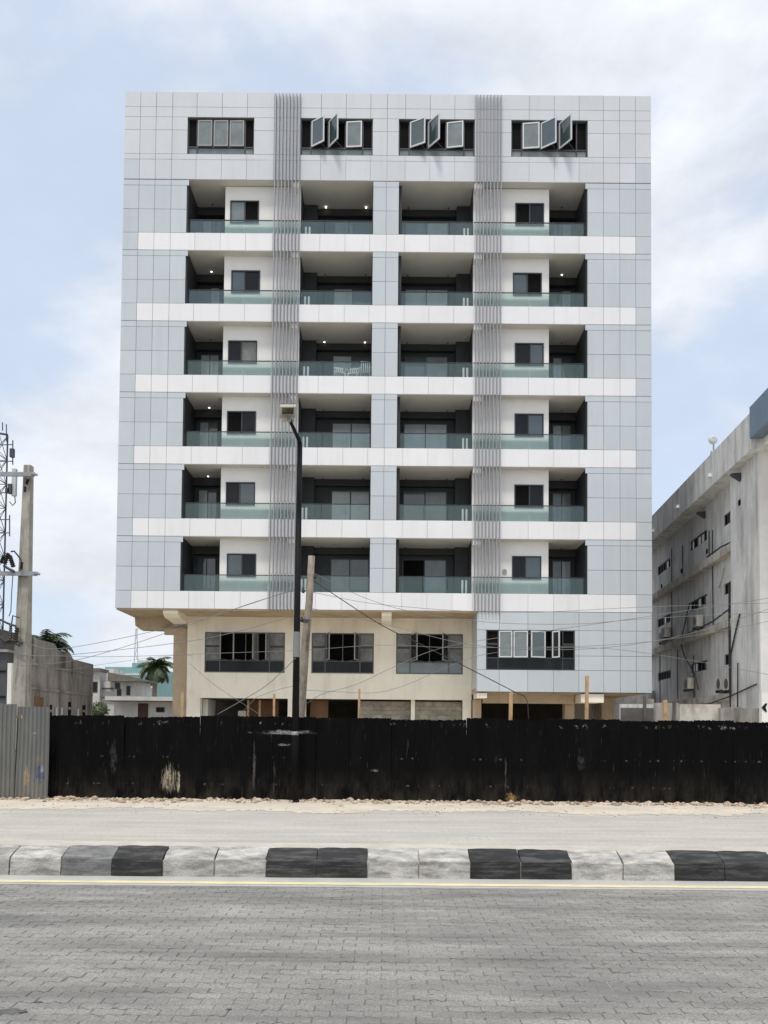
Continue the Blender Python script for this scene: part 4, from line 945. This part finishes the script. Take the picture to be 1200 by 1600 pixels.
# low walls between the blocks
LWk = thing('boundary_wall', (13.2, 33, 0), 'low patchy grey and white boundary wall at the foot of the weathered building', 'wall')
def wallpart(name, m, px0, px1, py, Y, th=.2):
    a, b = at(px0, py, Y), at(px1, py, Y); return cube(name, m, LWk, a.x, b.x, Y, Y+th, 0, a.z)
wallpart('wall', 'weathered_render', 970, 1022, 1100, 33.0); wallpart('wall', 'stained_concrete', 994, 1022, 1092, 33.6); wallpart('wall', 'ledge_render', 1062, 1126, 1100, 30.6)
wallpart('pier', 'stained_concrete', 1024, 1060, 1098, 30.2); wallpart('wall', 'stained_concrete', 1126, 1188, 1106, 30.4); wallpart('coping', 'dark_stain', 970, 1024, 1106, 32.9, .05)
wallpart('pier', 'dark_stain', 1006, 1010, 1088, 32.8, .1); wallpart('pier', 'dark_stain', 1052, 1056, 1096, 29.9, .1)
cube('wall', 'weathered_render', LWk, 11.8, 17, 48, 48.2, 0, 4.2)
WW = thing('white_wall', (15, 29, 0), 'white rendered wall with black arrow mark at the right edge', 'wall')
a = at(1190, 1082, 29.0); cube('wall', 'clean_render', WW, a.x, a.x+5, 29.0, 29.2, 0, a.z)
c = at(1194, 1106, 28.995); k = .0232
MB().prism([(c.x-.10, c.z+.0), (c.x+.04, c.z+.16), (c.x+.12, c.z+.16), (c.x+.05, c.z+.02), (c.x+.10, c.z-.14), (c.x+.04, c.z-.15)], 'y', 28.985, 28.998).build('arrow_mark', 'black_metal', WW)

# ================================================================== LEFT BACKGROUND
def stained():
    t = thing('concrete_shell', (-15.2, 37, 0), 'rain stained bare concrete building with narrow slots behind the concrete pole', 'building')
    X0 = -15.05
    prof = [(27, 0), (41.3, 0), (41.3, 4.95), (38.6, 4.98), (38.2, 5.25), (36.8, 5.25), (36.4, 5.5), (34.8, 5.5), (27, 5.55)]
    slots = [(33.4, 33.75, .5, 3.1), (38.1, 38.45, .8, 2.9), (39.9, 40.3, .8, 2.8), (36.0, 36.25, .8, 2.7)]
    MB().prism(prof, 'x', X0-6, X0).build('wall', 'stained_concrete', t)
    for a, b, z0, z1 in slots:
        f = cube('slot', 'void_black', t, X0-.05, X0+.012, a, b, z0, z1)
        for i in range(4): z = z0+(z1-z0)*(i+.5)/4; cube('louvre', 'stained_concrete', f, X0+.003, X0+.03, a+.01, b-.01, z-.1, z+.02)
    for a, b, z0, z1 in ((30, 34.2, 4.6, 5.5), (37.2, 37.7, 4.4, 5.2)): cube('stain_band', 'dark_stain', t, X0+.001, X0+.008, a, b, z0, z1)
    cube('brick_patch', 'brown_interior', t, X0+.001, X0+.02, 34.4, 35.3, 2.55, 3.0)
    for a in (36.6, 37.2, 39.2): MB().tube([(X0+.06, a, 0), (X0+.06, a, 2.6)], .05, 6).build('pipe', 'antenna_grey', t)
    for z in (1.5, 3.3, 4.35): cube('string_course', 'stained_concrete', t, X0+.0, X0+.05, 27, 41.2, z, z+.1)
stained()
t = thing('metal_shed', (-13.6, 25, 0), 'dark grey metal shed wall at the left edge behind the fence', 'shed')
a = at(11, 1019, 25); cube('wall', 'steel_dark', t, a.x-4, a.x, 25, 25.5, 0, a.z); cube('roof', 'galvanised', t, a.x-4.1, a.x+.08, 24.9, 25.6, a.z, a.z+.08)
a = at(15, 1036, 24.6); cube('post', 'clean_render', t, a.x-.06, a.x+.06, 24.6, 24.75, 0, a.z)
for z in (1.0, 1.8, 2.6, 3.4): cube('rib', 'black_metal', t, at(11, 1019, 25).x-3.9, at(11, 1019, 25).x-.02, 24.97, 25.0, z, z+.05)
def house():
    Y = 62; t = thing('white_house', at(185, 1110, Y), 'two storey stained white house with dark hipped roof behind the concrete shell', 'house')
    a, b = at(143, 1050, Y), at(224, 1066, Y); zt = b.z
    cube('wall', 'house_white', t, a.x-2, b.x, Y, Y+2, 0, zt); cube('wall', 'house_white', t, a.x-2, at(160, 1050, Y).x, Y-.5, Y+1, 0, a.z)
    s = MB(); xa, xb = at(172, 1066, Y).x, b.x+.5; zz = at(180, 1058, Y).z
    s.prism([(xa, zt+.02), (xb, zt+.02), (xb, zt+.14), (xa, zz+.35)], 'y', Y-.6, Y+2.2); s.build('roof', 'roof_brown', t)
    for px0, px1, py0, py1 in ((194, 200, 1071, 1086), (144, 152, 1065, 1082), (176, 184, 1066, 1076), (179, 186, 1076, 1087)):
        p, q = at(px0, py0, Y-.55), at(px1, py1, Y-.55); yy = Y-.53 if px0 < 160 else Y-.03
        f = cube('window', 'dark_frame', t, p.x, q.x, yy, yy+.06, q.z, p.z); cube('pane', 'dim_glass', f, p.x+.07, q.x-.07, yy-.012, yy-.002, q.z+.08, p.z-.08)
    for py in (1076, 1090): p = at(160, py, Y-.1); cube('balcony_rail', 'dark_stain', t, p.x, at(178, py, Y).x, Y-.2, Y-.1, p.z-.06, p.z+.06)
    cube('roof', 'roof_brown', t, a.x-2.2, at(162, 1048, Y).x, Y-.8, Y+1.2, a.z, a.z+.25)
house()
def teal():
    Y = 125; t = thing('teal_building', at(205, 1100, Y), 'far teal clad building with stepped roof block beyond the palm', 'building')
    a = at(164, 1042, Y); b = at(243, 1042, Y); cube('wall', 'teal_sheet', t, a.x, b.x, Y, Y+14, 0, a.z)
    p, q = at(200, 1034, Y), at(224, 1034, Y); cube('roof_block', 'teal_sheet', t, p.x, q.x, Y+2, Y+8, a.z, p.z)
    p2 = at(205, 1029, Y); cube('roof_tank', 'antenna_grey', t, p.x+.6, q.x-.5, Y+3, Y+6, p.z, p2.z)
    for py in (1055, 1075):
        z = at(200, py, Y).z; cube('string_course', 'house_white', t, a.x-.05, b.x+.05, Y-.08, Y-.01, z, z+.3)
    for px in (229, 236): p = at(px, 1064, Y); f = cube('window', 'dark_frame', t, p.x-.25, p.x+.25, Y-.07, Y-.011, p.z-.7, p.z+.6); cube('pane', 'dim_glass', f, p.x-.19, p.x+.19, Y-.09, Y-.072, p.z-.62, p.z+.52)
    c = at(165, 1045, Y-6); cube('annex', 'house_white', t, at(163, 1040, Y-6).x, at(178, 1040, Y-6).x, Y-6, Y-1, 0, c.z)
teal()
def bungalow():
    Y = 55; t = thing('bungalow', at(225, 1117, Y), 'low white bungalow with thin flat roof and brown door beside the corner column', 'house')
    a, b = at(178, 1096, Y), at(290, 1096, Y); cube('wall', 'house_white', t, a.x, b.x, Y, Y+7, 0, a.z)
    cube('roof', 'roof_brown', t, a.x-.3, b.x+.4, Y-.8, Y+7.5, a.z+.003, a.z+.3); cube('fascia', 'house_white', t, a.x-.32, b.x+.42, Y-.85, Y-.803, a.z+.05, a.z+.32)
    p, q = at(216, 1097, Y), at(231, 1130, Y); d = cube('door', 'door_brown', t, p.x, q.x, Y-.05, Y-.002, 0, p.z-.1); cube('handle', 'galvanised', d, q.x-.15, q.x-.1, Y-.09, Y-.05, 1.0, 1.15)
    p, q = at(244, 1105, Y), at(257, 1113, Y); f = cube('window', 'dark_frame', t, p.x, q.x, Y-.05, Y-.002, q.z, p.z)
    m = (p.x+q.x)/2
    for u, v in ((p.x+.05, m-.03), (m+.03, q.x-.05)): cube('pane', 'dim_glass', f, u, v, Y-.07, Y-.052, q.z+.05, p.z-.05)
bungalow()
t = thing('far_mast', at(213, 1040, 400), 'faint distant lattice radio mast beyond the teal building', 'mast')
tp, bt = at(213, 982, 400), at(213, 1060, 400); s = MB()
for sx in (-1, 1): s.tube([(bt.x+sx*2.2, 400, 0), (tp.x+sx*.25, 400, tp.z)], .28, 4)
for i in range(12):
    f0, f1 = i/12, (i+1)/12; w0, w1 = 2.2-1.95*f0, 2.2-1.95*f1
    s.tube([(bt.x-w0*(1 if i % 2 else -1), 400, tp.z*f0), (bt.x+w1*(1 if i % 2 else -1), 400, tp.z*f1)], .18, 4)
s.build('lattice', 'antenna_grey', t)

def palm(px, py, Y, rad, nfr, label, seed, lean=0.0, droop=1.0):
    rr = random.Random(seed); c = at(px, py, Y)
    t = thing('palm_tree', (c.x-lean, Y, 0), label, 'palm tree')
    MB().tube([(c.x-lean, Y, 0), (c.x-lean*.4, Y, c.z*.5), (c.x, Y, c.z)], [rad*.14, rad*.10, rad*.11], 10).build('trunk', 'palm_trunk', t, True)
    cr = MB()
    for i in range(nfr):
        az = 2*math.pi*i/nfr*2.618+rr.uniform(-.3, .3); el = rr.uniform(-.25, 1.35); ln = rad*rr.uniform(.85, 1.15)
        d = Vector((math.cos(az), math.sin(az), 0)); pts = []; n = 16
        ang = el; p = c.copy()
        for j in range(n+1):
            pts.append(p.copy()); p = p+(d*math.cos(ang)+Vector((0, 0, math.sin(ang))))*ln/n; ang -= (1.5+rr.uniform(0, .5))*droop/n
        cr.tube(pts[::2], [.02*rad, .018*rad, .015*rad, .013*rad, .01*rad, .008*rad, .006*rad, .004*rad, .003*rad], 4)
        side = d.cross(Vector((0, 0, 1)))
        for j in range(1, n*2):
            f = j/(n*2); q = pts[min(n, int(f*n))].lerp(pts[min(n, int(f*n)+1)], f*n-int(f*n)); fw = (pts[min(n, int(f*n)+1)]-pts[int(f*n)]).normalized()
            ll = rad*.27*math.sin(math.pi*min(1, f*.85+.14))*rr.uniform(.8, 1.15); ww = rad*.02
            for sg in (-1, 1):
                tip = q+(side*sg*.85+fw*.5+Vector((0, 0, -.35-rr.uniform(0, .45))))*ll
                cr.add([q-fw*ww, q+fw*ww, q.lerp(tip, .55)+fw*ww+Vector((0, 0, ll*.08)), tip, q.lerp(tip, .55)-fw*ww+Vector((0, 0, ll*.08))], [(0, 1, 2, 4), (4, 2, 3)])
    cr.build('crown', 'palm_leaf', t)
palm(243, 1042, 82, 2.3, 30, 'palm tree with full drooping crown beside the corner column', 5, .2, 1.1)
palm(72, 1008, 58, 2.2, 26, 'palm crown rising behind the stained concrete shell', 11, .1, 1.1)
def bush(px, py, Y, r, label, seed):
    rr = random.Random(seed); c = at(px, py, Y); t = thing('shrub', (c.x, Y, 0), label, 'shrub'); s = MB()
    MB().tube([(c.x, Y, 0), (c.x+.1, Y, c.z)], [.08, .04], 6).build('stem', 'palm_trunk', t)
    for i in range(900):
        v = Vector((rr.gauss(0, 1), rr.gauss(0, 1), rr.gauss(0, 1))).normalized()*r*rr.uniform(.5, 1)**.5*rr.uniform(.75, 1.15); v.z *= .8
        p = c+v; a = Vector((rr.gauss(0, 1), rr.gauss(0, 1), rr.gauss(0, 1))).normalized(); b = a.orthogonal().normalized(); k = r*.11
        s.add([p-a*k, p+b*k*.5, p+a*k, p-b*k*.5], [(0, 1, 2, 3)])
    s.build('foliage', 'bush_leaf', t)
bush(155, 1109, 46, .55, 'small green shrub between the concrete shell and bungalow', 3)

wd = MB(); rr = random.Random(21)
for i in range(45):
    x = rr.uniform(-12, 12); y = 18.55-abs(rr.gauss(0, .12)); n = rr.randint(5, 12); hh = rr.uniform(.03, .10)
    for j in range(n):
        a = rr.uniform(0, 6.28); l = hh*rr.uniform(.6, 1.2); dx, dy = math.cos(a)*l*.6, math.sin(a)*l*.6
        wd.add([(x-.005, y, .04), (x+.005, y, .04), (x+dx*.5+.003, y+dy*.5, .04+l*.7), (x+dx, y+dy, .04+l)], [(0, 1, 2), (0, 2, 3)])
tag(wd.build('dry_weeds', 'dry_grass'), 'dry weed tufts along the foot of the hoarding', 'weeds', kind='stuff')
